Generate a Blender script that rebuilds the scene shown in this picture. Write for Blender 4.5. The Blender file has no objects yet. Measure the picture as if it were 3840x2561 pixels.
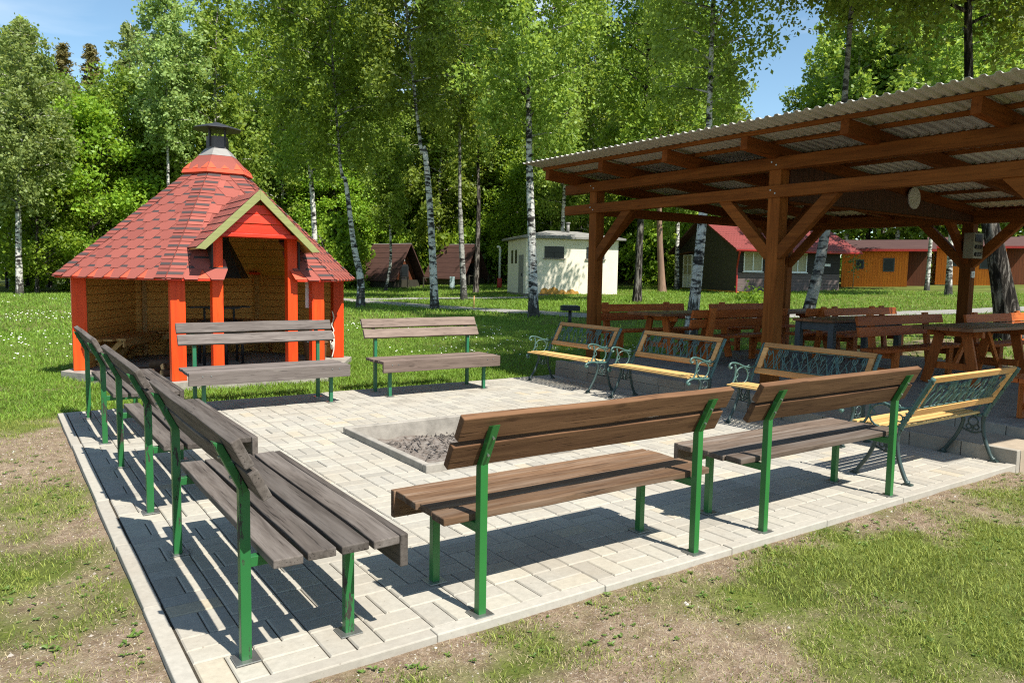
import bpy, math, random
import numpy as np
from mathutils import Vector, Matrix, Euler
R = math.radians
scene = bpy.context.scene
COL = scene.collection
rnd = random.Random(7)
PI = math.pi

# ---------------------------------------------------------------- mesh builder
class MB:
    def __init__(s):
        s.v = []; s.f = []; s.sm = []; s.tone = []; s.mi = []
    def add(s, vs, fs, smooth=False, tone=0.5, mi=0):
        b = len(s.v)
        s.v += [tuple(p) for p in vs]
        for f in fs:
            s.f.append(tuple(i + b for i in f)); s.sm.append(smooth); s.tone.append(tone); s.mi.append(mi)
        return s
    def hexa(s, p, tone=0.5, mi=0):          # 8 corners: bottom 4 ccw, top 4 ccw
        return s.add(p, [(3,2,1,0),(4,5,6,7),(0,1,5,4),(1,2,6,5),(2,3,7,6),(3,0,4,7)], tone=tone, mi=mi)
    def box(s, x0, x1, y0, y1, z0, z1, tone=0.5, mi=0):
        return s.hexa([(x0,y0,z0),(x1,y0,z0),(x1,y1,z0),(x0,y1,z0),(x0,y0,z1),(x1,y0,z1),(x1,y1,z1),(x0,y1,z1)], tone, mi)
    def bar(s, a, b, w, h, up=(0,0,1), tone=0.5, mi=0):   # a->b, w across, h along up
        a = Vector(a); b = Vector(b); d = (b-a).normalized(); u = Vector(up)
        side = d.cross(u)
        if side.length < 1e-4: side = d.cross(Vector((1,0,0)))
        side.normalize(); u = side.cross(d).normalized()
        p = []
        for q in (a, b):
            p.append([q - side*w/2 - u*h/2, q + side*w/2 - u*h/2, q + side*w/2 + u*h/2, q - side*w/2 + u*h/2])
        v = p[0] + p[1]
        return s.add(v, [(0,3,2,1),(4,5,6,7),(0,1,5,4),(1,2,6,5),(2,3,7,6),(3,0,4,7)], tone=tone, mi=mi)
    def tube(s, pts, rad, n=6, caps=True, smooth=True, flat=1.0, tone=0.5, mi=0):
        pts = [Vector(p) for p in pts]; m = len(pts)
        if not hasattr(rad, '__len__'): rad = [rad]*m
        ref = Vector((0.31,0.17,0.93)); vs = []; prev = None
        for i, p in enumerate(pts):
            d = (pts[min(i+1,m-1)] - pts[max(i-1,0)])
            if d.length < 1e-9: d = Vector((0,0,1))
            d.normalize()
            if prev is None:
                a = d.cross(ref)
                if a.length < .05: a = d.cross(Vector((1,0,0)))
            else:
                a = prev - d*prev.dot(d)
                if a.length < 1e-4: a = d.cross(ref)
            a.normalize(); prev = a; b = d.cross(a)
            for k in range(n):
                t = 2*PI*k/n
                vs.append(p + (a*math.cos(t) + b*math.sin(t)*flat)*rad[i])
        fs = []
        for i in range(m-1):
            for k in range(n):
                k2 = (k+1) % n
                fs.append((i*n+k, i*n+k2, (i+1)*n+k2, (i+1)*n+k))
        s.add(vs, fs, smooth, tone, mi)
        if caps:
            b = len(s.v) - m*n
            s.f.append(tuple(b+k for k in reversed(range(n)))); s.f.append(tuple(b+(m-1)*n+k for k in range(n)))
            s.sm += [False, False]; s.tone += [tone, tone]; s.mi += [mi, mi]
        return s
    def ngon(s, poly, off, tone=0.5, mi=0):     # polygon extruded by vector off
        n = len(poly); off = Vector(off)
        vs = [Vector(p) for p in poly] + [Vector(p)+off for p in poly]
        fs = [tuple(reversed(range(n))), tuple(range(n, 2*n))] + [(i,(i+1)%n,n+(i+1)%n,n+i) for i in range(n)]
        return s.add(vs, fs, tone=tone, mi=mi)
    def frust(s, c, r0, z0, r1, z1, n=6, ph=0.0, caps=True, smooth=False, tone=0.5, mi=0):
        vs = [(c[0]+r*math.cos(ph+2*PI*k/n), c[1]+r*math.sin(ph+2*PI*k/n), z) for r, z in ((r0,z0),(r1,z1)) for k in range(n)]
        s.add(vs, [(k,(k+1)%n,n+(k+1)%n,n+k) for k in range(n)], smooth, tone, mi)
        if caps: s.add(vs, [tuple(reversed(range(n))), tuple(range(n,2*n))], tone=tone, mi=mi)
        return s
    def mesh(s, name):
        me = bpy.data.meshes.new(name)
        me.from_pydata([tuple(p) for p in s.v], [], s.f)
        me.polygons.foreach_set('use_smooth', s.sm)
        me.polygons.foreach_set('material_index', s.mi)
        if len(set(s.tone)) > 1:
            a = me.attributes.new('tone', 'FLOAT', 'FACE'); a.data.foreach_set('value', s.tone)
        me.update(); return me
    def build(s, name, mat, parent=None, bevel=0.0, loc=(0,0,0), rz=0.0, label=None):
        o = bpy.data.objects.new(name, s.mesh(name)); COL.objects.link(o)
        for m in (mat if isinstance(mat, (list, tuple)) else [mat]): o.data.materials.append(m)
        o.location = loc; o.rotation_euler = (0,0,rz)
        if parent: o.parent = parent
        if bevel:
            b = o.modifiers.new('Bevel', 'BEVEL'); b.width = bevel; b.segments = 2; b.limit_method = 'ANGLE'
        if label: o['label'] = label
        return o

def thing(name, label, cat, loc=(0,0,0), rz=0.0, group=None, scale=None):
    o = bpy.data.objects.new(name, None); COL.objects.link(o)
    o.empty_display_size = .2; o.location = loc; o.rotation_euler = (0,0,rz)
    if scale: o.scale = scale
    return tag(o, label, cat, group)
def tag(o, label, cat, group=None):
    o['label'] = label; o['category'] = cat
    if group: o['group'] = group
    return o
def struct(o, kind='structure'):
    o['kind'] = kind; return o
def dup(root, loc, rz, label, group=None, scale=None):
    r = root.copy(); COL.objects.link(r); r.location = loc; r.rotation_euler = (0,0,rz); r['label'] = label
    if group: r['group'] = group
    if scale: r.scale = scale
    def kids(src, dst):
        for ch in src.children:
            c = ch.copy(); COL.objects.link(c); c.parent = dst
            c.matrix_parent_inverse = ch.matrix_parent_inverse.copy(); kids(ch, c)
    kids(root, r)
    return r
def npmesh(name, V, F, mats, smooth=False, attrs=None, mi=None):
    V = np.asarray(V, np.float32); F = np.asarray(F, np.int32); k = F.shape[1]; n = len(F)
    me = bpy.data.meshes.new(name)
    me.vertices.add(len(V)); me.vertices.foreach_set('co', V.ravel())
    me.loops.add(n*k); me.loops.foreach_set('vertex_index', F.ravel())
    me.polygons.add(n); me.polygons.foreach_set('loop_start', np.arange(0, n*k, k, dtype=np.int32))
    try: me.polygons.foreach_set('loop_total', np.full(n, k, np.int32))
    except Exception: pass
    me.polygons.foreach_set('use_smooth', np.full(n, smooth))
    if mi is not None: me.polygons.foreach_set('material_index', mi)
    for nm, (dom, val) in (attrs or {}).items():
        a = me.attributes.new(nm, 'FLOAT', dom); a.data.foreach_set('value', np.asarray(val, np.float32))
    me.update(calc_edges=True); me.validate()
    for m in mats: me.materials.append(m)
    return me
def link(name, me, parent=None, loc=(0,0,0)):
    o = bpy.data.objects.new(name, me); COL.objects.link(o); o.location = loc
    if parent: o.parent = parent
    return o

# ---------------------------------------------------------------- materials
class NT:
    def __init__(s, name):
        s.m = bpy.data.materials.new(name); s.m.use_nodes = True
        s.t = s.m.node_tree; s.t.nodes.clear()
    def n(s, typ, **kw):
        nd = s.t.nodes.new(typ)
        for k, v in kw.items(): setattr(nd, k, v)
        return nd
    def l(s, a, b): s.t.links.new(a, b)
    def val(s, sock, v):
        if hasattr(v, 'is_linked') or hasattr(v, 'links'): s.l(v, sock)
        else: sock.default_value = v
    def coord(s, scale=(1,1,1), kind='Object', rand=True):
        tc = s.n('ShaderNodeTexCoord'); mp = s.n('ShaderNodeMapping'); s.l(tc.outputs[kind], mp.inputs['Vector'])
        mp.inputs['Scale'].default_value = scale
        if rand:
            oi = s.n('ShaderNodeObjectInfo'); mu = s.n('ShaderNodeMath', operation='MULTIPLY'); mu.inputs[1].default_value = 37.0
            s.l(oi.outputs['Random'], mu.inputs[0])
            cb = s.n('ShaderNodeCombineXYZ')
            for i in range(3): s.l(mu.outputs[0], cb.inputs[i])
            s.l(cb.outputs[0], mp.inputs['Location'])
        return mp.outputs[0]
    def noise(s, vec, scale=1.0, detail=4.0, rough=.55, dist=0.0):
        nd = s.n('ShaderNodeTexNoise'); s.l(vec, nd.inputs['Vector'])
        nd.inputs['Scale'].default_value = scale; nd.inputs['Detail'].default_value = detail
        nd.inputs['Roughness'].default_value = rough; nd.inputs['Distortion'].default_value = dist
        return nd.outputs['Fac']
    def ramp(s, fac, stops):
        nd = s.n('ShaderNodeValToRGB'); s.l(fac, nd.inputs['Fac']); e = nd.color_ramp.elements
        while len(e) < len(stops): e.new(.5)
        for el, (p, c) in zip(e, stops):
            el.position = p; el.color = (c, c, c, 1) if not hasattr(c, '__len__') else (c[0], c[1], c[2], 1)
        return nd.outputs['Color']
    def mix(s, fac, a, b, mode='MIX'):
        nd = s.n('ShaderNodeMix', data_type='RGBA', blend_type=mode)
        for sock, v in ((nd.inputs['Factor'], fac), (nd.inputs[6], a), (nd.inputs[7], b)):
            if hasattr(v, 'is_linked'): s.l(v, sock)
            elif hasattr(v, '__len__'): sock.default_value = (v[0], v[1], v[2], 1)
            else: sock.default_value = v
        return nd.outputs[2]
    def math(s, op, a, b=0.0):
        nd = s.n('ShaderNodeMath', operation=op)
        for sock, v in zip(nd.inputs, (a, b)):
            if hasattr(v, 'is_linked'): s.l(v, sock)
            else: sock.default_value = v
        return nd.outputs[0]
    def out(s, color, rough=.8, metal=0.0, bump=None, bstr=.3, bdist=.01, spec=.4):
        b = s.n('ShaderNodeBsdfPrincipled'); o = s.n('ShaderNodeOutputMaterial')
        for k, v in (('Base Color', color), ('Roughness', rough), ('Metallic', metal), ('Specular IOR Level', spec)):
            sock = b.inputs[k]
            if hasattr(v, 'is_linked'): s.l(v, sock)
            elif hasattr(v, '__len__'): sock.default_value = (v[0], v[1], v[2], 1)
            else: sock.default_value = v
        if bump is not None:
            bp = s.n('ShaderNodeBump'); bp.inputs['Strength'].default_value = bstr; bp.inputs['Distance'].default_value = bdist
            s.l(bump, bp.inputs['Height']); s.l(bp.outputs[0], b.inputs['Normal'])
        s.l(b.outputs[0], o.inputs['Surface']); return s.m
    def rand(s): return s.n('ShaderNodeObjectInfo').outputs['Random']
    def attr(s, name):
        a = s.n('ShaderNodeAttribute'); a.attribute_name = name; return a.outputs['Fac']

def wood(name, c, axis=0, var=.45, crack=.5, rough=.8, spec=.3, lines=None, fine=1.0, wear=None, knot=True):
    """stained or weathered timber, grain along one axis; c = (light, dark)"""
    t = NT(name); sc = [16*fine]*3; sc[axis] = 1.1*fine
    v = t.coord(sc); s2 = [60*fine]*3; s2[axis] = 2.2*fine; v2 = t.coord(s2)
    g = t.noise(v, 1.0, 5, .6, .6); col = t.ramp(g, [(.28, c[1]), (.72, c[0])])
    big = t.noise(t.coord((2.3,2.3,2.3)), 1.0, 3); col = t.mix(t.ramp(big, [(.35, 0), (.75, var)]), col, c[1])
    cr = t.noise(v2, 1.0, 3, .6); crk = t.ramp(cr, [(.30, 1), (.40, 0)])
    dk = tuple(x*.35 for x in c[1])
    col = t.mix(t.math('MULTIPLY', crk, crack), col, dk)
    if knot:
      kn = t.n('ShaderNodeTexVoronoi'); ks = [4.5*fine**.5]*3; ks[axis] = 1.3*fine**.5; t.l(t.coord(ks), kn.inputs['Vector']); kn.inputs['Scale'].default_value = 1
      col = t.mix(t.ramp(kn.outputs['Distance'], [(.045, .5), (.10, 0)]), col, dk)
    if wear:
        ws = [7*fine]*3; ws[axis] = .9; wn = t.noise(t.coord(ws), 1.0, 5, .7); col = t.mix(t.ramp(wn, [(.46, 0), (.66, .75)]), col, wear)
    tone = t.math('ADD', t.math('MULTIPLY', t.rand(), .5), .75)
    cb = t.n('ShaderNodeHueSaturation'); t.l(col, cb.inputs['Color']); t.l(tone, cb.inputs['Value']); col = cb.outputs[0]
    h = t.math('ADD', g, t.math('MULTIPLY', crk, -1.2)) if crack else t.math('MULTIPLY', big, .2)
    if lines:                                    # board joints: (axis index, period)
        tc = t.n('ShaderNodeTexCoord'); sx = t.n('ShaderNodeSeparateXYZ'); t.l(tc.outputs['Object'], sx.inputs[0])
        fr = t.math('FRACT', t.math('DIVIDE', sx.outputs[lines[0]], lines[1]))
        ln = t.ramp(fr, [(.0, 1), (.06, .9), (.10, 0)]); col = t.mix(t.math('MULTIPLY', ln, .8), col, tuple(x*.25 for x in c[1]))
        h = t.math('ADD', h, t.math('MULTIPLY', ln, -2.0))
    return t.out(col, rough, bump=h, bstr=.45, bdist=.004, spec=spec)
def plain(name, c, rough=.7, metal=0.0, var=.25, scale=6.0, spec=.4, bstr=.15, c2=None):
    t = NT(name); v = t.coord((scale,)*3); g = t.noise(v, 1.0, 6, .65)
    d = c2 or tuple(x*(1-var) for x in c)
    col = t.ramp(g, [(.3, d), (.7, c)])
    return t.out(col, rough, metal, bump=t.noise(t.coord((scale*8,)*3), 1.0, 3), bstr=bstr, bdist=.003, spec=spec)
def paint(name, c, chip, amt=.40, rough=.35, axis=2, scale=9.0):
    """gloss paint with chips showing the metal or wood below"""
    t = NT(name); sc = [scale*2]*3; sc[axis] = scale*.45
    g = t.noise(t.coord(sc), 1.0, 6, .7); f = t.ramp(g, [(amt-.02, 1), (amt+.01, 0)])
    soft = t.noise(t.coord((3,3,3)), 1.0, 3); col = t.mix(t.ramp(soft, [(.3, 0), (.8, .45)]), c, tuple(x*.55 for x in c))
    col = t.mix(f, col, chip)
    rg = t.mix(f, (rough,)*3, (.85,)*3)
    return t.out(col, rg, bump=t.math('MULTIPLY', f, -1.0), bstr=.4, bdist=.002, spec=.5)
def leafmat(name, a, b, trans=.38, rough=.5, ns=.55):
    t = NT(name); ge = t.n('ShaderNodeNewGeometry'); oi = t.rand()
    g = t.noise(t.coord((ns,ns,ns)), 1.0, 4); f = t.math('ADD', t.math('MULTIPLY', ge.outputs['Random Per Island'], .55), t.math('MULTIPLY', g, .55))
    col = t.ramp(f, [(.2, b), (.85, a)])
    hs = t.n('ShaderNodeHueSaturation'); t.l(col, hs.inputs['Color'])
    t.l(t.math('ADD', t.math('MULTIPLY', oi, .5), .75), hs.inputs['Value']); t.l(t.math('ADD', t.math('MULTIPLY', oi, .022), .496), hs.inputs['Hue'])
    d = t.n('ShaderNodeBsdfPrincipled'); d.inputs['Roughness'].default_value = rough; d.inputs['Specular IOR Level'].default_value = .35
    t.l(hs.outputs[0], d.inputs['Base Color'])
    tr = t.n('ShaderNodeBsdfTranslucent'); yl = t.mix(.35, hs.outputs[0], (a[0]*1.5, a[1]*1.3, a[2]*.6)); t.l(yl, tr.inputs['Color'])
    mx = t.n('ShaderNodeMixShader'); mx.inputs[0].default_value = trans; t.l(d.outputs[0], mx.inputs[1]); t.l(tr.outputs[0], mx.inputs[2])
    o = t.n('ShaderNodeOutputMaterial'); t.l(mx.outputs[0], o.inputs['Surface']); return t.m

M = {}
M['plank_dark'] = wood('plank_dark', ((.125,.105,.09),(.048,.039,.033)), 0, .35, 1.0, .85, .15, fine=1.7, wear=(.15,.13,.115))
M['plank_brown'] = wood('plank_brown', ((.185,.108,.060),(.085,.046,.026)), 0, .35, 1.0, .85, .15, fine=1.7, wear=(.22,.16,.115))
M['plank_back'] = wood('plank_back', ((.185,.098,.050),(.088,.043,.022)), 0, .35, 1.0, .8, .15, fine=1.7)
M['plank_worn'] = wood('plank_worn', ((.165,.12,.09),(.085,.06,.044)), 0, .35, 1.0, .85, .15, fine=1.7, wear=(.20,.17,.145))
M['plank_grey'] = wood('plank_grey', ((.22,.19,.17),(.11,.09,.08)), 0, .4, 1.0, .85, .15, fine=1.7)
M['plank_greybrown'] = wood('plank_greybrown', ((.22,.165,.135),(.11,.08,.065)), 0, .4, 1.0, .85, .15, fine=1.7)
M['green'] = paint('green_paint', (.020,.135,.036), (.028,.022,.016), .43)
M['green_b'] = paint('green_paint_fresh', (.022,.15,.032), (.05,.05,.045), .30)
M['teal'] = paint('bench_green_far', (.022,.15,.07), (.03,.03,.03), .30)
M['steel'] = plain('steel', (.42,.42,.40), .45, .9, .3)
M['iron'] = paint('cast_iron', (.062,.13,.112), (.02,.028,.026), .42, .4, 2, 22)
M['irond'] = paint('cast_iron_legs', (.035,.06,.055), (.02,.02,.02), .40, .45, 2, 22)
M['slat'] = wood('varnished_slat', ((.66,.44,.18),(.48,.28,.09)), 0, .25, .3, .5, .3)
M['slat_or'] = wood('varnished_rail', ((.58,.33,.12),(.40,.18,.05)), 0, .25, .35, .5, .3)
M['stain_x'] = wood('stained_timber_x', ((.20,.060,.013),(.095,.026,.005)), 0, .4, .5, .75, .10)
M['stain_y'] = wood('stained_timber_y', ((.255,.085,.018),(.115,.035,.007)), 1, .4, .5, .75, .10)
M['stain_z'] = wood('stained_timber_z', ((.255,.085,.018),(.115,.035,.007)), 2, .4, .5, .75, .10)
M['pic_x'] = wood('picnic_timber_x', ((.50,.135,.028),(.29,.065,.013)), 0, .35, .35, .6, .2)
M['pic_z'] = wood('picnic_timber_z', ((.52,.155,.032),(.30,.075,.014)), 2, .35, .35, .6, .2)
M['pic_top'] = wood('picnic_top', ((.30,.13,.055),(.17,.068,.028)), 0, .35, .4, .5, .3)
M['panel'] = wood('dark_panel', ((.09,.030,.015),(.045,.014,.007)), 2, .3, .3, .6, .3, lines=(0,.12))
M['hut_z'] = wood('hut_red_post', ((.86,.075,.006),(.60,.042,.004)), 2, .3, .3, .5, .35)
M['hut_x'] = wood('hut_red_board', ((.82,.042,.010),(.62,.028,.008)), 0, .2, .15, .45, .4)
M['pine'] = wood('pine_boards', ((.70,.37,.10),(.58,.29,.07)), 0, .25, .0, .6, .2, lines=(2,.13), knot=False)
M['pine_x'] = wood('pine_plank', ((.50,.30,.11),(.34,.19,.06)), 0, .2, .15, .6, .4)
M['olive'] = wood('olive_rake', ((.30,.31,.115),(.22,.23,.08)), 0, .2, .15, .5, .4)
M['black'] = plain('black_metal', (.025,.025,.027), .55, .0, .4)
M['flue'] = plain('flue_brown_metal', (.10,.085,.08), .45, .3, .25)
M['zinc'] = plain('zinc_grey', (.27,.26,.245), .6, .1, .2, 6, .2)
M['concrete'] = plain('concrete', (.36,.33,.285), .9, 0, .45, 7, .2, .5)
M['concrete_d'] = plain('dark_concrete', (.27,.24,.205), .95, 0, .4, 12, .2, .5)
M['plaster'] = plain('cream_plaster', (.76,.70,.56), .9, 0, .12, 2.5, .2, .2)
M['white'] = plain('white_paint', (.75,.74,.70), .5, 0, .1)
M['glass'] = plain('dark_glass', (.018,.022,.024), .25, 0, .3, 3, .3, .02)
M['curtain'] = plain('curtain', (.45,.40,.24), .8, 0, .4, 14)
M['darkwood'] = wood('dark_green_boards', ((.060,.055,.036),(.035,.032,.022)), 2, .2, .2, .7, .3, lines=(0,.16))
M['darkwood_x'] = wood('dark_boards', ((.035,.028,.022),(.018,.014,.011)), 0, .2, .2, .7, .3, lines=(2,.18))
M['greyboard'] = wood('grey_boards', ((.16,.12,.11),(.09,.065,.06)), 0, .3, .4, .8, .3, lines=(2,.16))
M['orangeboard'] = wood('orange_boards', ((.98,.27,.02),(.74,.165,.012)), 2, .3, .3, .6, .3, lines=(0,.14))
M['orangebase'] = plain('orange_base', (.62,.30,.04), .7)
M['redtile'] = wood('red_tile', ((.29,.07,.065),(.21,.045,.04)), 0, .2, .1, .6, .4, lines=(1,.30))
M['brownroof'] = wood('brown_roof', ((.095,.048,.038),(.055,.028,.023)), 1, .35, .3, .85, .2, lines=(0,.22))
M['darkroof'] = wood('dark_roof', ((.10,.055,.05),(.06,.032,.03)), 0, .3, .3, .85, .2, lines=(1,.22))
M['roofgrey'] = plain('grey_felt', (.27,.26,.24), .9, 0, .4, 3)
M['redpipe'] = plain('red_pipe', (.38,.03,.025), .4)
M['cladbrown'] = wood('brown_side_boards', ((.15,.045,.015),(.09,.026,.009)), 2, .3, .3, .7, .3, lines=(0,.14))
M['sheet'] = plain('corrugated_sheet', (.47,.45,.40), .6, .1, .25, 2.0, .5, .05)
M['beige'] = plain('beige_plastic', (.25,.23,.17), .6, 0, .2, 6, .2)
M['plaque'] = plain('plaque_white', (.62,.60,.57), .5)
M['rope'] = plain('rope', (.72,.69,.62), .9)
M['wicker'] = wood('wicker', ((.20,.10,.045),(.10,.05,.022)), 2, .3, .6, .8, .2, fine=2)
M['logwood'] = wood('log_split', ((.62,.42,.22),(.42,.25,.11)), 0, .3, .3, .8)
M['bark'] = plain('log_bark', (.11,.07,.045), .95, 0, .5, 14, .2, .6)
M['char'] = plain('charcoal', (.135,.118,.105), .95, 0, .5, 20, .1, .8)
M['ash'] = plain('ash_bed', (.25,.225,.20), .98, 0, .75, 22, .05, 1.0, c2=(.095,.07,.055))
M['redplastic'] = plain('red_base', (.45,.04,.03), .5)
M['slate'] = plain('slate_grey_paint', (.075,.09,.10), .5)
M['mural'] = plain('exposed_brick', (.52,.27,.06), .9, 0, .4, 9)
# special materials using a per-face tone
def tonemat(name, stops, rough=.9, nscale=30, var=.3, bstr=.4, bdist=.004, stain=None):
    t = NT(name); col = t.ramp(t.attr('tone'), stops)
    g = t.noise(t.coord((nscale,)*3, rand=False), 1.0, 6, .7)
    hs = t.n('ShaderNodeHueSaturation'); t.l(col, hs.inputs['Color'])
    t.l(t.math('ADD', t.math('MULTIPLY', g, var*2), 1-var), hs.inputs['Value']); col = hs.outputs[0]
    if stain:
        b = t.noise(t.coord((1.3,1.3,1.3), rand=False), 1.0, 5, .65); col = t.mix(t.ramp(b, [(.45, 0), (.75, .40)]), col, stain)
        sp = t.noise(t.coord((38,38,38), rand=False), 1.0, 2, .5); col = t.mix(t.ramp(sp, [(.70, 0), (.76, .55)]), col, tuple(x*.45 for x in stain))
    return t.out(col, rough, bump=g, bstr=bstr, bdist=bdist, spec=.25)
M['paver'] = tonemat('paver_stone', [(0,(.285,.265,.225)),(.5,(.345,.322,.275)),(.85,(.375,.35,.29)),(1,(.39,.335,.245))], .92, 26, .30, .45, .004, (.31,.25,.175))
M['shingle'] = tonemat('red_shingle', [(0,(.05,.042,.042)),(.12,(.07,.05,.048)),(.2,(.20,.055,.043)),(.8,(.31,.088,.066)),(.9,(.33,.09,.066)),(1,(.66,.095,.045))], .92, 90, .3, .5, .003)

# ---------------------------------------------------------------- sky, sun, camera
S = Vector((.115,-.70,1.0)).normalized()
EL = math.asin(S.z); AZ = math.atan2(S.x, S.y)
w = bpy.data.worlds.new('World'); scene.world = w; w.use_nodes = True
nt = w.node_tree; bg = nt.nodes['Background']
sky = nt.nodes.new('ShaderNodeTexSky'); sky.sky_type = 'NISHITA'; sky.sun_disc = False
sky.sun_elevation = EL; sky.sun_rotation = AZ; sky.altitude = 400; sky.air_density = 1.0; sky.dust_density = .25; sky.ozone_density = 1.2
tc = nt.nodes.new('ShaderNodeTexCoord'); mp = nt.nodes.new('ShaderNodeMapping'); nt.links.new(tc.outputs['Generated'], mp.inputs['Vector'])
mp.inputs['Scale'].default_value = (2.2, 2.2, 6.0)
cn = nt.nodes.new('ShaderNodeTexNoise'); nt.links.new(mp.outputs[0], cn.inputs['Vector']); cn.inputs['Scale'].default_value = 1.6; cn.inputs['Detail'].default_value = 7; cn.inputs['Distortion'].default_value = .6
cr = nt.nodes.new('ShaderNodeValToRGB'); nt.links.new(cn.outputs['Fac'], cr.inputs['Fac'])
cr.color_ramp.elements[0].position = .50; cr.color_ramp.elements[0].color = (0,0,0,1); cr.color_ramp.elements[1].position = .78; cr.color_ramp.elements[1].color = (.75,.75,.75,1)
mx = nt.nodes.new('ShaderNodeMix'); mx.data_type = 'RGBA'; nt.links.new(cr.outputs[0], mx.inputs['Factor']); tint = nt.nodes.new('ShaderNodeMix'); tint.data_type = 'RGBA'; tint.blend_type = 'MULTIPLY'; tint.inputs['Factor'].default_value = 1; tint.inputs[7].default_value = (.93,1.04,1.0,1); nt.links.new(sky.outputs[0], tint.inputs[6]); nt.links.new(tint.outputs[2], mx.inputs[6]); mx.inputs[7].default_value = (7.4,7.7,8.0,1)
nt.links.new(mx.outputs[2], bg.inputs['Color']); bg.inputs['Strength'].default_value = .10
ld = bpy.data.lights.new('sun', 'SUN'); ld.energy = 5.0; ld.angle = R(.55); ld.color = (1.0,.955,.87)
lo = bpy.data.objects.new('sun', ld); COL.objects.link(lo); lo.rotation_euler = S.to_track_quat('Z','Y').to_euler(); lo.location = S*60
cam = bpy.data.cameras.new('camera'); co = bpy.data.objects.new('camera', cam); COL.objects.link(co); scene.camera = co
cam.sensor_width = 36; cam.sensor_fit = 'HORIZONTAL'; cam.lens = 36*2809.03/3840; cam.clip_end = 1000; cam.clip_start = .05
yaw, pit, rol = R(34.70346569), R(-5.14131866), R(1.0259401)
f = Vector((math.sin(yaw)*math.cos(pit), math.cos(yaw)*math.cos(pit), math.sin(pit))); r = Vector((math.cos(yaw), -math.sin(yaw), 0)); u = r.cross(f)
r2 = r*math.cos(rol) + u*math.sin(rol); u2 = u*math.cos(rol) - r*math.sin(rol)
mw = Matrix((r2, u2, -f)).transposed().to_4x4(); mw.translation = (0,0,1.6); co.matrix_world = mw
vs = scene.view_settings; scene.display_settings.display_device = 'sRGB'; vs.view_transform = 'Standard'; vs.look = 'None'; vs.exposure = .86; vs.gamma = 1
scene.render.engine = 'CYCLES'; cy = scene.cycles; cy.use_denoising = False; cy.use_adaptive_sampling = False; cy.filter_width = 1.15; cy.sample_clamp_indirect = 1.5; cy.max_bounces = 7; cy.diffuse_bounces = 4; cy.transmission_bounces = 4; cy.transparent_max_bounces = 8; cy.caustics_reflective = False; cy.caustics_refractive = False
try: cy.denoiser = 'OPENIMAGEDENOISE'; cy.denoising_prefilter = 'ACCURATE'
except Exception: pass

# ---------------------------------------------------------------- terrain
nr = np.random.default_rng(11)
_G = nr.random((256,256)).astype(np.float32)
def vnoise(x, y, s, ox=0):
    x = np.asarray(x, np.float64)/s + 131.7 + ox; y = np.asarray(y, np.float64)/s + 77.3 + ox*1.7
    xi = np.floor(x).astype(int); yi = np.floor(y).astype(int); fx = x-xi; fy = y-yi
    fx = fx*fx*(3-2*fx); fy = fy*fy*(3-2*fy); g = lambda a, b: _G[a % 256, b % 256]
    return (g(xi,yi)*(1-fx)+g(xi+1,yi)*fx)*(1-fy) + (g(xi,yi+1)*(1-fx)+g(xi+1,yi+1)*fx)*fy
def fbm(x, y, s, n=4, ox=0): return sum(vnoise(x, y, s/2**i, ox+i*9)*.5**i for i in range(n))/sum(.5**i for i in range(n))
def TZ(x, y):
    t = np.maximum(0, np.asarray(x, np.float64)-10); return -.036 + .028*t + .0003*t*t*np.clip((75-t)/40, 0, 1)
PX0, PX1, PY0, PY1 = .53, 7.36, 2.80, 9.42
def edge_dist(x, y):
    dx = np.maximum(np.maximum(PX0-x, x-PX1-.1), 0); dy = np.maximum(np.maximum(PY0-y, y-PY1), 0); return np.hypot(dx, dy)
def grassiness(x, y):
    """0 bare earth .. 1 lush lawn"""
    x = np.asarray(x, np.float64); y = np.asarray(y, np.float64)
    n = fbm(x, y, .36, 4); n2 = fbm(x, y, 1.9, 2, 40)
    g = .33 + (n-.5)*1.7 + (n2-.5)*1.3
    lush = np.clip((y-8.6)/1.2, 0, 1); g = g + lush*.9
    g = g + np.clip((x-3.0)/1.0, 0, 1)*np.clip((2.65-y-.10*np.clip(x-3,0,9))/.5, 0, 1)*.60      # front right lawn
    g = g - np.clip(1-edge_dist(x, y)/.34, 0, 1)*.48*(1-lush)
    bare = np.exp(-(((x-2.35)/.85)**2 + ((y-1.98)/.38)**2)); g = g - bare*.50
    bare = np.exp(-(((x+.05)/.42)**2 + ((y-7.3)/1.7)**2)); g = g - bare*.45
    bare = np.exp(-(((x-.22)/.3)**2 + ((y-3.6)/.8)**2)); g = g - bare*.25
    g = g + np.exp(-(((x+.12)/.30)**2 + ((y-4.6)/.6)**2))*.35
    sand = np.exp(-(((x-25.5)/3.2)**2 + ((y-30.4)/1.0)**2)); g = g - sand*.9
    dry = np.clip((x-28)/6, 0, 1)*np.clip(fbm(x, y, 6, 2, 80)-.35, 0, 1)*.8
    return np.clip(g - dry, 0, 1)
def axis(lo, a, b, hi, st, gr=1.16):
    v = list(np.arange(a, b, st)); d = st; p = v[-1]
    while p < hi: d *= gr; p += d; v.append(p)
    d = st; p = a; pre = []
    while p > lo: d *= gr; p -= d; pre.append(p)
    return np.array(pre[::-1] + v)
gx = axis(-320, -1.6, 8.6, 420, .085); gy = axis(-60, .6, 10.2, 420, .085)
GX, GY = np.meshgrid(gx, gy, indexing='ij')
GZ = TZ(GX, GY) + (fbm(GX, GY, .5, 3, 5)-.5)*.035 + (fbm(GX, GY, 6, 2, 15)-.5)*.10*np.clip((np.hypot(GX-4, GY-6)-7)/10, 0, 1)
ins = (GX > PX0+.12) & (GX < PX1+.4) & (GY > PY0+.12) & (GY < PY1-.12); GZ[ins] = -.40
ter = (GX > 7.3) & (GX < 14.1) & (GY > -3) & (GY < 9.3); GZ[ter] = -.2
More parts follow.
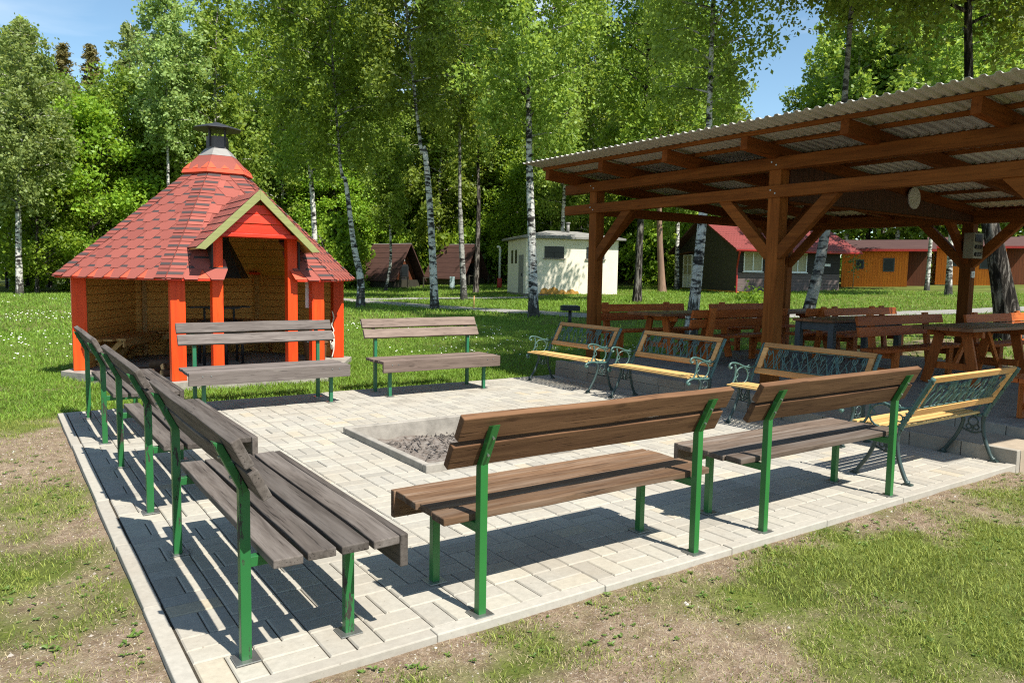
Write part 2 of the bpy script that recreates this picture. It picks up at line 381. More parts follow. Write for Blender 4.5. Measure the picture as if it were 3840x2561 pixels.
hutm = np.hypot(GX-3, GY-12.61) < 2.0; GZ[hutm] = -.12
nx, ny = GX.shape; idx = np.arange(nx*ny).reshape(nx, ny)
F = np.stack([idx[:-1,:-1], idx[1:,:-1], idx[1:,1:], idx[:-1,1:]], -1).reshape(-1, 4)
t = NT('lawn_soil'); ga = t.attr('g')
v = t.coord((1,1,1), rand=False); n1 = t.noise(v, 14, 8, .7); n2 = t.noise(v, 1.1, 4, .6); n3 = t.noise(v, 70, 4, .7)
soil = t.ramp(n1, [(.25, (.10,.066,.042)), (.5, (.225,.162,.108)), (.75, (.36,.28,.20))])
n4 = t.noise(v, 160, 3, .7); soil = t.mix(t.ramp(n3, [(.57, 0), (.64, .75)]), soil, (.44,.38,.31)); soil = t.mix(t.ramp(n4, [(.36, .75), (.43, 0)]), soil, (.07,.048,.032)); soil = t.mix(t.ramp(t.noise(v, 5, 4, .7), [(.5, 0), (.7, .4)]), soil, (.11,.115,.03))
gr = t.ramp(n1, [(.2, (.025,.032,.008)), (.55, (.075,.09,.018)), (.85, (.16,.165,.040))])  # ground under the grass, darkened to paint in the shade between blades
gr = t.mix(t.ramp(n2, [(.35, 0), (.7, .6)]), gr, (.18,.22,.045))
fg = t.math('ADD', t.math('MULTIPLY', ga, 1.25), t.math('MULTIPLY', t.math('SUBTRACT', n1, .5), .9))
col = t.mix(t.ramp(fg, [(.22, 0), (.95, 1)]), soil, gr)
M['ground'] = t.out(col, .95, bump=t.math('ADD', n1, t.math('MULTIPLY', n3, .5)), bstr=.8, bdist=.03, spec=.15)
me = npmesh('ground', np.stack([GX, GY, GZ], -1).reshape(-1, 3), F, [M['ground']], True, {'g': ('POINT', grassiness(GX, GY).ravel())})
struct(link('ground', me))

# grass blades: dense and fine near the camera, longer and sparser further off
def terr(x, y): return TZ(x, y) + (fbm(x, y, .5, 3, 5)-.5)*.035 + (fbm(x, y, 6, 2, 15)-.5)*.10*np.clip((np.hypot(x-4, y-6)-7)/10, 0, 1)
PATHS = [([(14.0,46),(15.0,35.2),(15.5,28.3),(16.15,25.1),(16.6,23.1),(17.25,19.3),(19.0,17.6),(24.3,14.3),(34.3,9.7)], .62), ([(15.7,36.6),(18.4,35.0),(20.5,33.3),(22.9,31.4)], .75)]
def blocked(x, y):
    b = (x > PX0-.03) & (x < PX1) & (y > PY0-.03) & (y < PY1+.03)
    b |= (x > 7.3) & (x < 14.05) & (y > -3) & (y < 9.5); b |= np.hypot(x-3, y-12.61) < 2.0
    for A, B in PATHS:
        for (a, b0), (c, d0) in zip(A, A[1:]):
            vx, vy = c-a, d0-b0; t_ = np.clip(((x-a)*vx+(y-b0)*vy)/(vx*vx+vy*vy), 0, 1); b |= np.hypot(x-a-vx*t_, y-b0-vy*t_) < B
    return b
def inview(x, y, m=.06):
    a = np.arctan2(x, y); return (a > R(.3)-m) & (a < R(69.1)+m) & (np.hypot(x, y) > 1.6)
def blades(zone, n, h0, h1, wd, thin):
    x = nr.uniform(zone[0], zone[1], n); y = nr.uniform(zone[2], zone[3], n)
    k = inview(x, y) & ~blocked(x, y); x, y = x[k], y[k]
    g = grassiness(x, y); cl = fbm(x, y, .16, 2, 60)
    k = nr.random(len(x)) < np.clip(g*1.05 - .08 + (cl-.5)*thin*.8, .05, 1); x, y, g = x[k], y[k], g[k]
    d = np.hypot(x, y); n = len(x); a = nr.uniform(0, 2*PI, n); h = (h0 + (h1-h0)*nr.random(n)**2)*(.55+.6*g)*(.7+.7*fbm(x, y, .5, 2, 33)); wdt = wd*(.7+.6*nr.random(n))
    ln = nr.uniform(.2, 1.1, n)*h; b = nr.uniform(0, 2*PI, n); z = terr(x, y)-.006
    ca, sa = np.cos(a)*wdt, np.sin(a)*wdt
    P0 = np.stack([x-ca, y-sa, z], -1); P1 = np.stack([x+ca, y+sa, z], -1)
    mx_, my_ = x+np.cos(b)*ln*.35, y+np.sin(b)*ln*.35
    P2 = np.stack([mx_+ca*.8, my_+sa*.8, z+h*.6], -1); P3 = np.stack([mx_-ca*.8, my_-sa*.8, z+h*.6], -1)
    P4 = np.stack([x+np.cos(b)*ln, y+np.sin(b)*ln, z+h*.95], -1)
    V = np.stack([P0,P1,P2,P3,P4], 1).reshape(-1, 3); o = np.arange(n)[:,None]*5
    return V, np.concatenate([o+np.array([[0,1,2]]), o+np.array([[0,2,3]]), o+np.array([[3,2,4]])], 0)
parts = [blades((-.9,.55,2.3,9.6), 60000, .014, .060, .0021, 2.6), blades((.4,7.6,.9,2.8), 150000, .012, .044, .0020, 2.6),
         blades((-2,7.4,9.3,14.5), 60000, .03, .075, .0035, .6), blades((-1,14,9.4,22), 120000, .03, .08, .006, .5), blades((-1,36,20,52), 90000, .05, .13, .014, .5), blades((13.5,40,2,32), 75000, .04, .12, .012, .5), blades((6.8,8.6,.8,3.0), 9000, .012, .05, .0018, 1.2)]
Vs, Fs, off = [], [], 0
MI = []
for i_, (V, F) in enumerate(parts): Vs.append(V); Fs.append(F+off); off += len(V); MI.append(np.full(len(F), int(2 <= i_ <= 5), np.int32))
M['lawn'] = leafmat('lawn_blade', (.25,.36,.045), (.09,.17,.016), .35, .55, 1.2)
M['grass'] = leafmat('grass_blade', (.38,.40,.085), (.055,.115,.012), .30, .6, 2.6)
# short straw-coloured stubble on the bare earth
n = 130000; x = nr.uniform(-.9, 7.6, n); y = nr.uniform(.9, 9.4, n); k = inview(x, y) & ~blocked(x, y) & (grassiness(x, y) < .8); x, y = x[k], y[k]; n = len(x); z = terr(x, y); a = nr.uniform(0, 2*PI, n); l = nr.uniform(.008, .030, n); w2 = .0013; up = nr.uniform(0, .7, n)
ca, sa = np.cos(a), np.sin(a); V = np.stack([np.stack([x-sa*w2, y+ca*w2, z], -1), np.stack([x+sa*w2, y-ca*w2, z], -1), np.stack([x+ca*l, y+sa*l, z+.002+l*up], -1)], 1).reshape(-1, 3)
M['straw'] = plain('straw', (.46,.38,.22), .9, 0, .3, 3)
struct(link('dry_grass', npmesh('dry_grass', V, np.arange(n*3).reshape(-1, 3), [M['straw']])), 'stuff')
struct(link('grass', npmesh('grass', np.concatenate(Vs), np.concatenate(Fs), [M['grass'], M['lawn']], mi=np.concatenate(MI))), 'stuff')
# pebbles and crumbs of earth, thickest along the kerbs
n = 70000; x = nr.uniform(-.9, 7.6, n); y = nr.uniform(.9, 9.4, n); k = inview(x, y) & ~blocked(x, y) & ((grassiness(x, y) < .5) | (edge_dist(x, y) < .12)) & (nr.random(n) < .25+.75*np.exp(-edge_dist(x, y)/.18)); x, y = x[k], y[k]; n = len(x); s = nr.uniform(.0015, .0060, n)*(1+1.2*(nr.random(n) < .05)); z = terr(x, y)
o = nr.uniform(.6, 1.3, (n, 6)); dv = np.array([[1,0,0],[0,1,0],[-1,0,0],[0,-1,0],[0,0,.8],[0,0,-.5]]); V = np.stack([np.stack([x, y, z], -1)+dv[i]*(s*o[:,i])[:,None] for i in range(6)], 1).reshape(-1, 3)
F = (np.arange(n)[:,None,None]*6 + np.array([[0,1,4],[1,2,4],[2,3,4],[3,0,4],[1,0,5],[2,1,5],[3,2,5],[0,3,5]])[None]).reshape(-1, 3)
t = NT('pebble'); ge = t.n('ShaderNodeNewGeometry'); M['pebble'] = t.out(t.ramp(ge.outputs['Random Per Island'], [(0,(.10,.07,.05)),(.5,(.26,.20,.15)),(.8,(.36,.33,.29)),(1,(.48,.45,.40))]), .9)
struct(link('pebbles', npmesh('pebbles', V, F, [M['pebble']])), 'stuff')
# small leafy weeds on the bare earth and along the kerbs, and white daisies in the lawn
def rosettes(n, zone, rad, cond):
    V, F = [], []
    x = nr.uniform(zone[0], zone[1], n*6); y = nr.uniform(zone[2], zone[3], n*6); k = inview(x, y) & ~blocked(x, y) & cond(x, y); x, y = x[k][:n], y[k][:n]; z = terr(x, y)
    for a, b, c in zip(x, y, z):
        rr = rad*nr.uniform(.5, 1.3)
        for q in range(nr.integers(4, 9)):
            th = nr.uniform(0, 2*PI); l = rr*nr.uniform(.5, 1.1); e = nr.uniform(.15, .9); d = np.array([math.cos(th), math.sin(th), 0]); s = np.array([-d[1], d[0], 0])*l*.28; o = len(V)
            p = np.array([a, b, c+.004]); V += [p, p+d*l*.5+s+(0,0,l*e*.5), p+d*l+(0,0,l*e*.45), p+d*l*.5-s+(0,0,l*e*.5)]; F.append((o,o+1,o+2,o+3))
    return np.array(V), np.array(F)
cl = [rosettes(210, (-.8,.55,2.3,9.2), .026, lambda x, y: fbm(x, y, .9, 2, 70) > .45), rosettes(420, (.8,7.5,1.1,2.8), .023, lambda x, y: (2.85-y < .45) | (fbm(x, y, .7, 2, 71) > .56))]
Vs, Fs, off = [], [], 0
for V, F in cl: Vs.append(V); Fs.append(F+off); off += len(V)
M['weed'] = leafmat('weed_leaf', (.17,.26,.05), (.09,.16,.03), .3, .5)
struct(link('weeds', npmesh('weeds', np.concatenate(Vs), np.concatenate(Fs), [M['weed']])), 'stuff')
n = 3600; x = nr.uniform(-4, 12, n); y = nr.uniform(9.5, 50, n); k = inview(x, y) & ~blocked(x, y) & (fbm(x, y, 5, 3, 90) > .50); x, y = x[k], y[k]; z = terr(x, y) + nr.uniform(.05, .10, len(x)); s = nr.uniform(.006, .011, len(x))*(1+np.hypot(x, y)/45)
V = np.stack([np.stack([x+s*a, y+s*b, z+s*c], -1) for a, b, c in ((-1,-.6,-.4),(1,-.6,-.4),(1,.6,.5),(-1,.6,.5))], 1).reshape(-1, 3)
M['petal'] = plain('petal', (.78,.78,.72), .8)
struct(link('daisies', npmesh('daisies', V, np.arange(len(V)).reshape(-1, 4), [M['petal']])), 'stuff')

# ---------------------------------------------------------------- paving of individual blocks
pit = (2.80, 4.55, 5.22, 6.96)
def paver(mb, x0, x1, y0, y1, z):
    g = .0024; b = .006; x0 += g; x1 -= g; y0 += g; y1 -= g
    tn = [min(1, max(0, rnd.gauss(.45, .20))), min(1, max(0, rnd.gauss(.8,.12)))][rnd.random() < .16]
    tl = [rnd.uniform(-.0012, .0012) for _ in range(4)]
    v = [(x0,y0,z-.05),(x1,y0,z-.05),(x1,y1,z-.05),(x0,y1,z-.05), (x0,y0,z-b),(x1,y0,z-b),(x1,y1,z-b),(x0,y1,z-b),
         (x0+b,y0+b,z+tl[0]),(x1-b,y0+b,z+tl[1]),(x1-b,y1-b,z+tl[2]),(x0+b,y1-b,z+tl[3])]
    mb.add(v, [(0,1,5,4),(1,2,6,5),(2,3,7,6),(3,0,4,7),(4,5,9,8),(5,6,10,9),(6,7,11,10),(7,4,8,11),(8,9,10,11)], tone=tn)
mb = MB(); C = .122; L = .245
x = PX0+.08
cols = []
while x < PX1-.03: cols.append((x, min(x+C, PX1-.004))); x += C
rowsY = []; y = PY0+.075
# bond: pairs of upright blocks beside pairs of flat ones
cell = L; nxx = int((PX1-PX0-.08)/cell)+1; nyy = int((PY1-PY0-.15)/cell)+1
def putp(x0, x1, y0, y1):
    x0, x1 = max(x0, PX0+.08), min(x1, PX1-.004); y0, y1 = max(y0, PY0+.075), min(y1, PY1-.07)
    if x1-x0 < .03 or y1-y0 < .03: return
    if x1 > pit[0] and x0 < pit[1] and y1 > pit[2] and y0 < pit[3]:
        cand = [(x0, min(x1, pit[0]), y0, y1), (max(x0, pit[1]), x1, y0, y1), (x0, x1, y0, min(y1, pit[2])), (x0, x1, max(y0, pit[3]), y1)]
        cand = [c for c in cand if c[1]-c[0] > .02 and c[3]-c[2] > .02]
        if not cand: return
        x0, x1, y0, y1 = max(cand, key=lambda c: (c[1]-c[0])*(c[3]-c[2]))
    paver(mb, x0, x1, y0, y1, rnd.uniform(-.0015, .0015))
for i in range(nxx):
    yo = PY0+.075
    for j in range(nyy+1):
        x0 = PX0+.08+i*cell; y0 = yo+j*cell
        h = (i+j) % 2
        if h == 0: putp(x0, x0+C, y0, y0+L); putp(x0+C, x0+L, y0, y0+L)
        else: putp(x0, x0+L, y0, y0+C); putp(x0, x0+L, y0+C, y0+L)
struct(mb.build('paving', M['paver']))
mb = MB()
for a in ((PX0+.06,pit[0],PY0+.06,PY1-.05),(pit[1],PX1,PY0+.06,PY1-.05),(pit[0],pit[1],PY0+.06,pit[2]),(pit[0],pit[1],pit[3],PY1-.05)): mb.box(*a, -.09, -.010)
struct(mb.build('joint_sand', plain('joint_sand', (.07,.06,.045), .98, 0, .5, 14, .1, .5)))
mb = MB()
def kerb(ax, a, b, c0, c1, top=.004, seg=1.0):
    p = a
    while p < b-.02:
        q = min(b, p+seg*rnd.uniform(.95, 1.0)); j = rnd.uniform(-.003, .003); w_ = rnd.uniform(-.004, .004)
        if ax == 'x': mb.box(p+.001, q-.001, c0+w_, c1+w_, -.22, top+j, tone=rnd.random())
        else: mb.box(c0+w_, c1+w_, p+.001, q-.001, -.22, top+j, tone=rnd.random())
        p = q
kerb('x', PX0+.075, PX1+.09, PY0-.004, PY0+.070); kerb('y', PY0, PY1, PX0-.004, PX0+.072); kerb('x', PX0+.075, PX1, PY1-.066, PY1+.008)
M['kerb'] = tonemat('kerb_stone', [(0,(.32,.295,.25)),(1,(.37,.345,.295))], .92, 22, .3, .35, .003, (.27,.225,.17))
struct(mb.build('kerb', M['kerb'], bevel=.006))

# path, terrace, steps
def ribbon(name, A, B, mat, h=.02):
    V, F = [], []
    for a, b in zip(A, B):
        for k in range(5):
            p = np.array(a)*(1-k/4) + np.array(b)*k/4; V.append((p[0], p[1], float(terr(p[0], p[1]))+h))
    for i in range(len(A)-1):
        for k in range(4): F.append((i*5+k, i*5+k+1, i*5+k+6, i*5+k+5))
    return struct(link(name, npmesh(name, V, F, [mat], True)))
M['gravel'] = plain('path_gravel', (.30,.285,.26), .95, 0, .35, 7, .15, .8)
def dens(P, n=10):
    o = []
    for a, b in zip(P, P[1:]): o += [tuple(np.array(a)+(np.array(b)-np.array(a))*k/n) for k in range(n)]
    return o + [P[-1]]
ribbon('path', dens([(13.0,46),(14.4,34.5),(14.75,27.3),(15.5,24.7),(16.05,22.4),(16.6,18.6),(18.6,16.9),(24,13.6),(34,9)]), dens([(15,46),(15.6,36),(16.2,29.3),(16.8,25.6),(17.2,23.9),(17.9,20.0),(19.5,18.2),(24.6,15.0),(34.6,10.5)]), M['gravel'], .025)
ribbon('path', dens([(15.6,35.8),(18.3,34.2),(20.2,32.6),(22.6,30.8)]), dens([(15.9,37.4),(18.6,35.8),(20.8,34.0),(23.2,32.0)]), M['gravel'], .03)
mb = MB(); mb.box(8.13,14.0,-2.6,5.2,-.3,.205); mb.box(7.5,14.0,5.2,9.40,-.3,.205)
struct(mb.build('terrace', plain('terrace_slab', (.30,.275,.235), .95, 0, .35, 5, .2, .4)))
mb = MB()
def edging(x0, x1, ya, yb, z0, z1):
    y = ya
    while y < yb-.01:
        q = min(yb, y+rnd.uniform(.46,.5)); mb.box(x0+rnd.uniform(-.006,.006), x1, y+.003, q-.003, z0, z1+rnd.uniform(-.003,.003), tone=rnd.random()); y = q
edging(7.365,7.502,5.2,9.41,-.2,.125); edging(7.375,7.502,5.2,9.41,.128,.235); edging(8.08,8.17,-2.6,5.2,.0,.218); edging(7.365,7.44,2.79,5.2,-.2,.128)
struct(mb.build('terrace_edge', tonemat('edge_stone', [(0,(.25,.225,.19)),(1,(.34,.31,.26))], .95, 16, .35, .5, .005, (.19,.155,.115)), bevel=.006))
mb = MB(); mb.box(7.44,8.085,2.79,5.2,-.2,.122)
struct(mb.build('step', plain('step_stone', (.38,.31,.23), .95, 0, .25, 8, .2, .5)))

# ---------------------------------------------------------------- fire pit
fp = thing('fire_pit', 'square sunken fire pit with concrete border slabs full of ash and charred wood', 'fire pit', ((pit[0]+pit[1])/2,(pit[2]+pit[3])/2,0))
hw = (pit[1]-pit[0])/2; hh = (pit[3]-pit[2])/2; w_ = .062
for a in ((-hw,hw,-hh,-hh+w_),(-hw,hw,hh-w_,hh),(-hw,-hw+w_,-hh+w_+.002,hh-w_-.002),(hw-w_,hw,-hh+w_+.002,hh-w_-.002)):
    MB().box(*a, -.34, .062).build('border_slab', M['concrete'], fp, .008)
n = 26; xs = np.linspace(-hw+.05, hw-.05, n); ys = np.linspace(-hh+.05, hh-.05, n); X, Y = np.meshgrid(xs, ys, indexing='ij'); Z = -.125 + .10*np.exp(-(X**2+Y**2)/.35) + (fbm(X, Y, .22, 4, 3)-.5)*.12
id_ = np.arange(n*n).reshape(n, n); ob = link('ash_bed', npmesh('ash_bed', np.stack([X,Y,Z],-1).reshape(-1,3), np.stack([id_[:-1,:-1],id_[1:,:-1],id_[1:,1:],id_[:-1,1:]],-1).reshape(-1,4), [M['ash']], True), fp)
mb = MB()
for k in range(520):
    a, b = rnd.uniform(-hw+.1,hw-.1), rnd.uniform(-hh+.1,hh-.1); z = -.125+.10*math.exp(-(a*a+b*b)/.35)+rnd.uniform(-.02,.03); l = rnd.uniform(.006,.024)*(1 if k > 30 else 4); th = rnd.uniform(0,PI); rr = rnd.uniform(.003,.009)
    mb.tube([(a-math.cos(th)*l,b-math.sin(th)*l,z),(a,b,z+rnd.uniform(0,.015)),(a+math.cos(th)*l,b+math.sin(th)*l,z+rnd.uniform(-.01,.02))], [rr,rr*1.2,rr*.6], 5, smooth=False)
struct(mb.build('charcoal', M['char'], fp), 'stuff')
# ---------------------------------------------------------------- plank benches with green steel posts
def plank_bench(loc, rz, label, group, wm, pm, ps=.735, ln=1.81, gap=.013, bm=None, sw=.12):
    b = thing('park_bench', label, 'bench', loc, rz, group); h = ln/2
    ap = .035; y = .07
    for k in range(4):
        j = rnd.uniform(-.012,.012); z0 = .438+rnd.uniform(-.003,.003); tw = rnd.uniform(-.004,.004)
        x0, x1 = -h+j, h+j+rnd.uniform(-.008,.008); n = 6; vs = []
        ws = [rnd.uniform(-.003,.003) for _ in range(n+1)]; zs = [rnd.uniform(-.0025,.0025) for _ in range(n+1)]
        mb = MB()
        for i in range(n+1):
            xx = x0+(x1-x0)*i/n; vs += [(xx,y+ws[i],z0+zs[i]),(xx,y+sw+ws[i],z0+zs[i]+tw),(xx,y+sw+ws[i],z0+.037+zs[i]+tw),(xx,y+ws[i],z0+.037+zs[i])]
        fs = [(0,1,2,3),(n*4+3,n*4+2,n*4+1,n*4)]
        for i in range(n):
            for k2 in range(4): a, c = i*4+k2, i*4+(k2+1)%4; fs.append((a, a+4, c+4, c))
        mb.add(vs, fs).build('seat_plank', wm, b, .005); y += sw+gap
    yf = y-gap+.003
    MB().box(-h, h, yf, yf+.038, .330, .474).build('apron_board', wm, b, .005)
    sl = Vector((0,-.5,1)).normalized(); nn = Vector((0,1,.5)).normalized()
    fr = Vector((0,.036,.712))
    for k, (s0, s1) in enumerate(((.0,.127),(.150,.275))):
        j = rnd.uniform(-.012,.012)+(.0 if k else .0); p0 = fr+sl*s0; n = 6; vs = []
        for i in range(n+1):
            xx = -h+j+(2*h)*i/n; d = nn*rnd.uniform(-.002,.003); e = sl*rnd.uniform(-.003,.003)
            for q in (p0+d+e, p0+nn*.04+d+e, fr+sl*s1+nn*.04+d+e, fr+sl*s1+d+e): vs.append((xx,q.y,q.z))
        fs = [(0,1,2,3),(n*4+3,n*4+2,n*4+1,n*4)]
        for i in range(n):
            for k2 in range(4): a, c = i*4+k2, i*4+(k2+1)%4; fs.append((a, a+4, c+4, c))
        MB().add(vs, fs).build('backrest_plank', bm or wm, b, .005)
    for s in (-1, 1):
        x = s*ps; w2 = .0205; d2 = .036; d1 = -.007
        prof = [(d2,0),(d2,.708),(d2-.103,.915),(d1-.103+.005,.926),(d1,.722),(d1,0)]
        lg = MB().ngon([(x-w2,a,c) for a, c in prof], (2*w2,0,0)).build('rear_post', pm, b, .003)
        MB().box(x-.05,x+.05,-.035,.065,.002,.008).build('base_plate', M['steel'], lg, .001)
        for zz in (.775,.862):
            yy = d1-.48*(zz-.722)-.002
            MB().tube([(x,yy+.01,zz),(x,yy-.006,zz-.003)], .0065, 8, smooth=False).build('bolt', M['steel'], lg)
        fl = MB().box(x-.0205,x+.0205,.44,.482,0,.40).build('front_leg', pm, b, .003)
        MB().box(x-.05,x+.05,.411,.511,.002,.008).build('base_plate', M['steel'], fl, .001)
        MB().box(x-.0195,x+.0195,d2-.002,.60 if ln < 1.79 else .575,.394,.4375).build('seat_bracket', pm, b, .003)
        for dx in (-.045,.045): MB().tube([(x+dx,yf+.034,.43),(x+dx,yf+.043,.43)], .008, 8, smooth=False).build('bolt', M['steel'], b)
    return b
G1 = 'plank benches around the fire pit'
plank_bench((.785,3.73,0), -PI/2, 'nearest dark plank bench on the left paving edge, its seat end towards the viewer', G1, M['plank_dark'], M['green'], .69, 1.77, .022)
plank_bench((.78,5.96,0), -PI/2, 'middle dark plank bench of the row along the left paving edge', G1, M['plank_dark'], M['green'], .68, 1.77, .022)
plank_bench((.77,8.29,0), -PI/2, 'farthest dark plank bench on the left paving edge, nearest the red hut', G1, M['plank_dark'], M['green'], .69, 1.77, .022)
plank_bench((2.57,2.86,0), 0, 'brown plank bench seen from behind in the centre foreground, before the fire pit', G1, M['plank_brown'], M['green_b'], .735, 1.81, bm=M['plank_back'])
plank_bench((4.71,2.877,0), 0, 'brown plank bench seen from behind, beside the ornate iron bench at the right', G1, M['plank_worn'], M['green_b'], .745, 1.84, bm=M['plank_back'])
plank_bench((2.615,9.17,0), PI, 'grey plank bench standing right in front of the red hut', G1, M['plank_grey'], M['teal'], .735, 1.84)
plank_bench((4.87,9.21,0), PI, 'greyish brown plank bench on the lawn edge, right of the red hut', G1, M['plank_greybrown'], M['teal'], .715, 1.76)

# ---------------------------------------------------------------- ornate cast iron benches
def bez(pts, n=8):
    P = [Vector(p) for p in pts]; o = []
    P = [P[0]*2-P[1]] + P + [P[-1]*2-P[-2]]
    for i in range(1, len(P)-2):
        for k in range(n):
            t = k/n; a, b, c, d = P[i-1], P[i], P[i+1], P[i+2]
            o.append(.5*((2*b)+(-a+c)*t+(2*a-5*b+4*c-d)*t*t+(-a+3*b-3*c+d)*t**3))
    return o + [P[-2]]
def iron_bench(loc, rz, label, group, W=1.36):
    b = thing('iron_bench', label, 'bench', loc, rz, group); h = W/2
    for s in (-1, 1):
        x = s*h
        fr = MB(); rr = .017
        def pt(l): return [(x,)+p for p in l]
        up = bez(pt([(.10,.40),(.065,.48),(.0,.60),(-.075,.74),(-.145,.865)])); fr.tube(up, .019, 7)
        fr.tube(bez(pt([(.10,.40),(.25,.405),(.40,.418),(.475,.40),(.50,.372),(.475,.352),(.455,.37)])), .016, 7)
        # arm: scroll at the front, ring of iron below it
        fr.tube(bez(pt([(-.01,.62),(.08,.60),(.20,.615),(.32,.655),(.42,.665),(.455,.635),(.435,.605),(.41,.62)])), .012, 6)
        fr.tube([(x, .24+.105*math.cos(t), .515+.095*math.sin(t)) for t in np.linspace(0, 2*PI, 22)], .009, 6)
        fr.tube(bez(pt([(.40,.42),(.355,.50),(.345,.58),(.36,.645)])), .011, 6)
        for q in ((.10,.52),(.12,.60),(.33,.53)): fr.tube([(x, q[0]+.028*math.cos(t), q[1]+.028*math.sin(t)) for t in np.linspace(0, 2*PI, 12)], .006, 5)
        for q in np.linspace(.05,.95,13):            # knobbly leaf casting up the back
            i = int(q*(len(up)-1)); p = up[i]; fr.tube([p+Vector((0,-.020,-.012)), p+Vector((0,.0,.004)), p+Vector((0,.026,.014))], [.006,.014,.006], 5)
        fr.build('end_frame', M['iron'], b)
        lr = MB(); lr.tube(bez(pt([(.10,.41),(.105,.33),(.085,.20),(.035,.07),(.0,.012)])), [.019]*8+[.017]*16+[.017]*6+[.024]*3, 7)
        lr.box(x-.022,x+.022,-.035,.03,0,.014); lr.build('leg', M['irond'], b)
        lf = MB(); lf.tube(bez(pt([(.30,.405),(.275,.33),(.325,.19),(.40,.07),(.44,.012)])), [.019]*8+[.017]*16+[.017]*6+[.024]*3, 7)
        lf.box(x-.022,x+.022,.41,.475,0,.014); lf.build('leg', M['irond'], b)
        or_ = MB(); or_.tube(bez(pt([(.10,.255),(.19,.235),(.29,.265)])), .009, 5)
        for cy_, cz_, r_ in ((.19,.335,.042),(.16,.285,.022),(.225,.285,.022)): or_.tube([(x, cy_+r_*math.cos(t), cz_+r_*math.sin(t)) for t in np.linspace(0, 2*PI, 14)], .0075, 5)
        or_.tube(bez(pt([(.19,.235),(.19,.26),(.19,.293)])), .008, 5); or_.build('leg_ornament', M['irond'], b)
    for k in range(6):
        y = .135+k*.063; z = .418 + (.003*k if k < 5 else .004)
        MB().box(-h+.005, h-.005, y, y+.045, z, z+.019).build('seat_slat', M['slat'], b, .004)
    sl = Vector((0,-.075/.14,1)).normalized(); nn = Vector((0,1,.536)).normalized(); base = Vector((0,.045,.515))
    def pl(name, x0, x1, s0, s1, th, mat):
        p = base+sl*s0; q = base+sl*s1; v = []
        for xx in (x0, x1): v += [(xx,)+tuple(p)[1:], (xx,)+tuple(p+nn*th)[1:], (xx,)+tuple(q+nn*th)[1:], (xx,)+tuple(q)[1:]]
        MB().add(v, [(0,1,2,3),(7,6,5,4),(0,4,5,1),(1,5,6,2),(2,6,7,3),(3,7,4,0)]).build(name, mat, b, .004)
    pl('backrest_rail', -h+.02, h-.02, .345, .40, .024, M['slat_or']); pl('backrest_rail', -h+.02, h-.02, .02, .085, .024, M['slat_or'])
    pl('backrest_stile', -h+.025, -h+.085, .088, .342, .023, M['slat_or']); pl('backrest_stile', h-.085, h-.025, .088, .342, .023, M['slat_or'])
    g = MB(); rr = random.Random(3); wI = W-.17; NS = 11
    def P(u_, s_): q = base+sl*(.088+s_*.254)+nn*.011; return (u_, q.y, q.z)
    xs = [-wI/2+wI*(k+.5)/NS for k in range(NS)]
    for k, xx in enumerate(xs):
        top = .96 - .10*(k % 3 == 1); tilt = rr.uniform(-.03,.03)
        g.tube(bez([P(xx,0),P(xx+tilt*.4,.35),P(xx+tilt,.66)], 4), .0048, 5)
        for a in (-1, 1): g.tube(bez([P(xx+tilt,.63),P(xx+tilt+a*.022,.75),P(xx+tilt+a*.021,.86),P(xx+tilt+a*.010,top)], 4), [.006]*12+[.004], 5)
        g.tube([P(xx+tilt,.64),P(xx+tilt,.78),P(xx+tilt,top)], [.006,.0105,.004], 5, flat=.6)
        for a in (-1, 1):
            w2 = rr.uniform(.055,.12); hh_ = rr.uniform(.55,.95)
            g.tube(bez([P(xx,.0),P(xx+a*w2*.35,.35),P(xx+a*w2,hh_)], 5), [.0085,.0095,.0095,.009,.009,.0085,.008,.007,.006,.005,.003], 5, flat=.45)
    
    for k in range(9): a = -wI/2+wI*(k+.6)/9.3; b_ = a+rr.uniform(-.16,.16); g.tube(bez([P(a,0),P((a+b_)/2+.01,.4),P(max(-wI/2,min(wI/2,b_)),rr.uniform(.6,.97))], 4), [.007]*5+[.006]*3+[.003], 5, flat=.5)
    g.tube([P(-wI/2,.03),P(wI/2,.03)], .006, 5); g.tube([P(-wI/2,.98),P(wI/2,.98)], .005, 5)
    g.build('tulip_lattice', M['iron'], b)
    return b
G2 = 'ornate iron benches along the terrace'
ib = iron_bench((7.085,8.43,0), PI/2, 'ornate iron bench with varnished slats, farthest of the row along the terrace edge', G2)
dup(ib, (7.09,6.61,0), PI/2, 'ornate iron bench in the middle of the row of three along the terrace edge', G2)
dup(ib, (7.09,4.69,0), PI/2, 'ornate iron bench before the big timber post, half behind a plank bench back', G2)
dup(ib, (6.60,2.965,0), 0, 'ornate iron bench seen from behind at the right, turned to the fire pit', G2, (1.08,1,1))

# ---------------------------------------------------------------- picnic furniture on the terrace
TF = .208
def picnic_table(loc, label, group, L=2.1, W=.80):
    b = thing('picnic_table', label, 'table', loc, 0, group)
    n = 5; pw = W/n
    for k in range(n): MB().box(-L/2+rnd.uniform(-.01,.01), L/2, -W/2+k*pw+.004, -W/2+(k+1)*pw-.004, .745, .79).build('table_plank', M['pic_top'], b, .004)
    for s in (-1, 1):
        x = s*(L/2-.38)
        MB().box(x-.035,x+.035,-W/2+.04,W/2-.04,.655,.743).build('cleat', M['pic_z'], b, .004)
        for a in (-1, 1): MB().bar((x+s*.06,a*.33,0),(x+s*.06,a*.17,.70),.045,.125,(0,1,0)).build('leg', M['pic_z'], b, .004)
        MB().box(x-.02,x+.035,-.27,.27,.20,.29).build('stretcher', M['pic_z'], b, .004)
        MB().bar((x-s*.03,0,.25),(x-s*.42,0,.735),.045,.07).build('brace', M['pic_z'], b, .004)
    return b
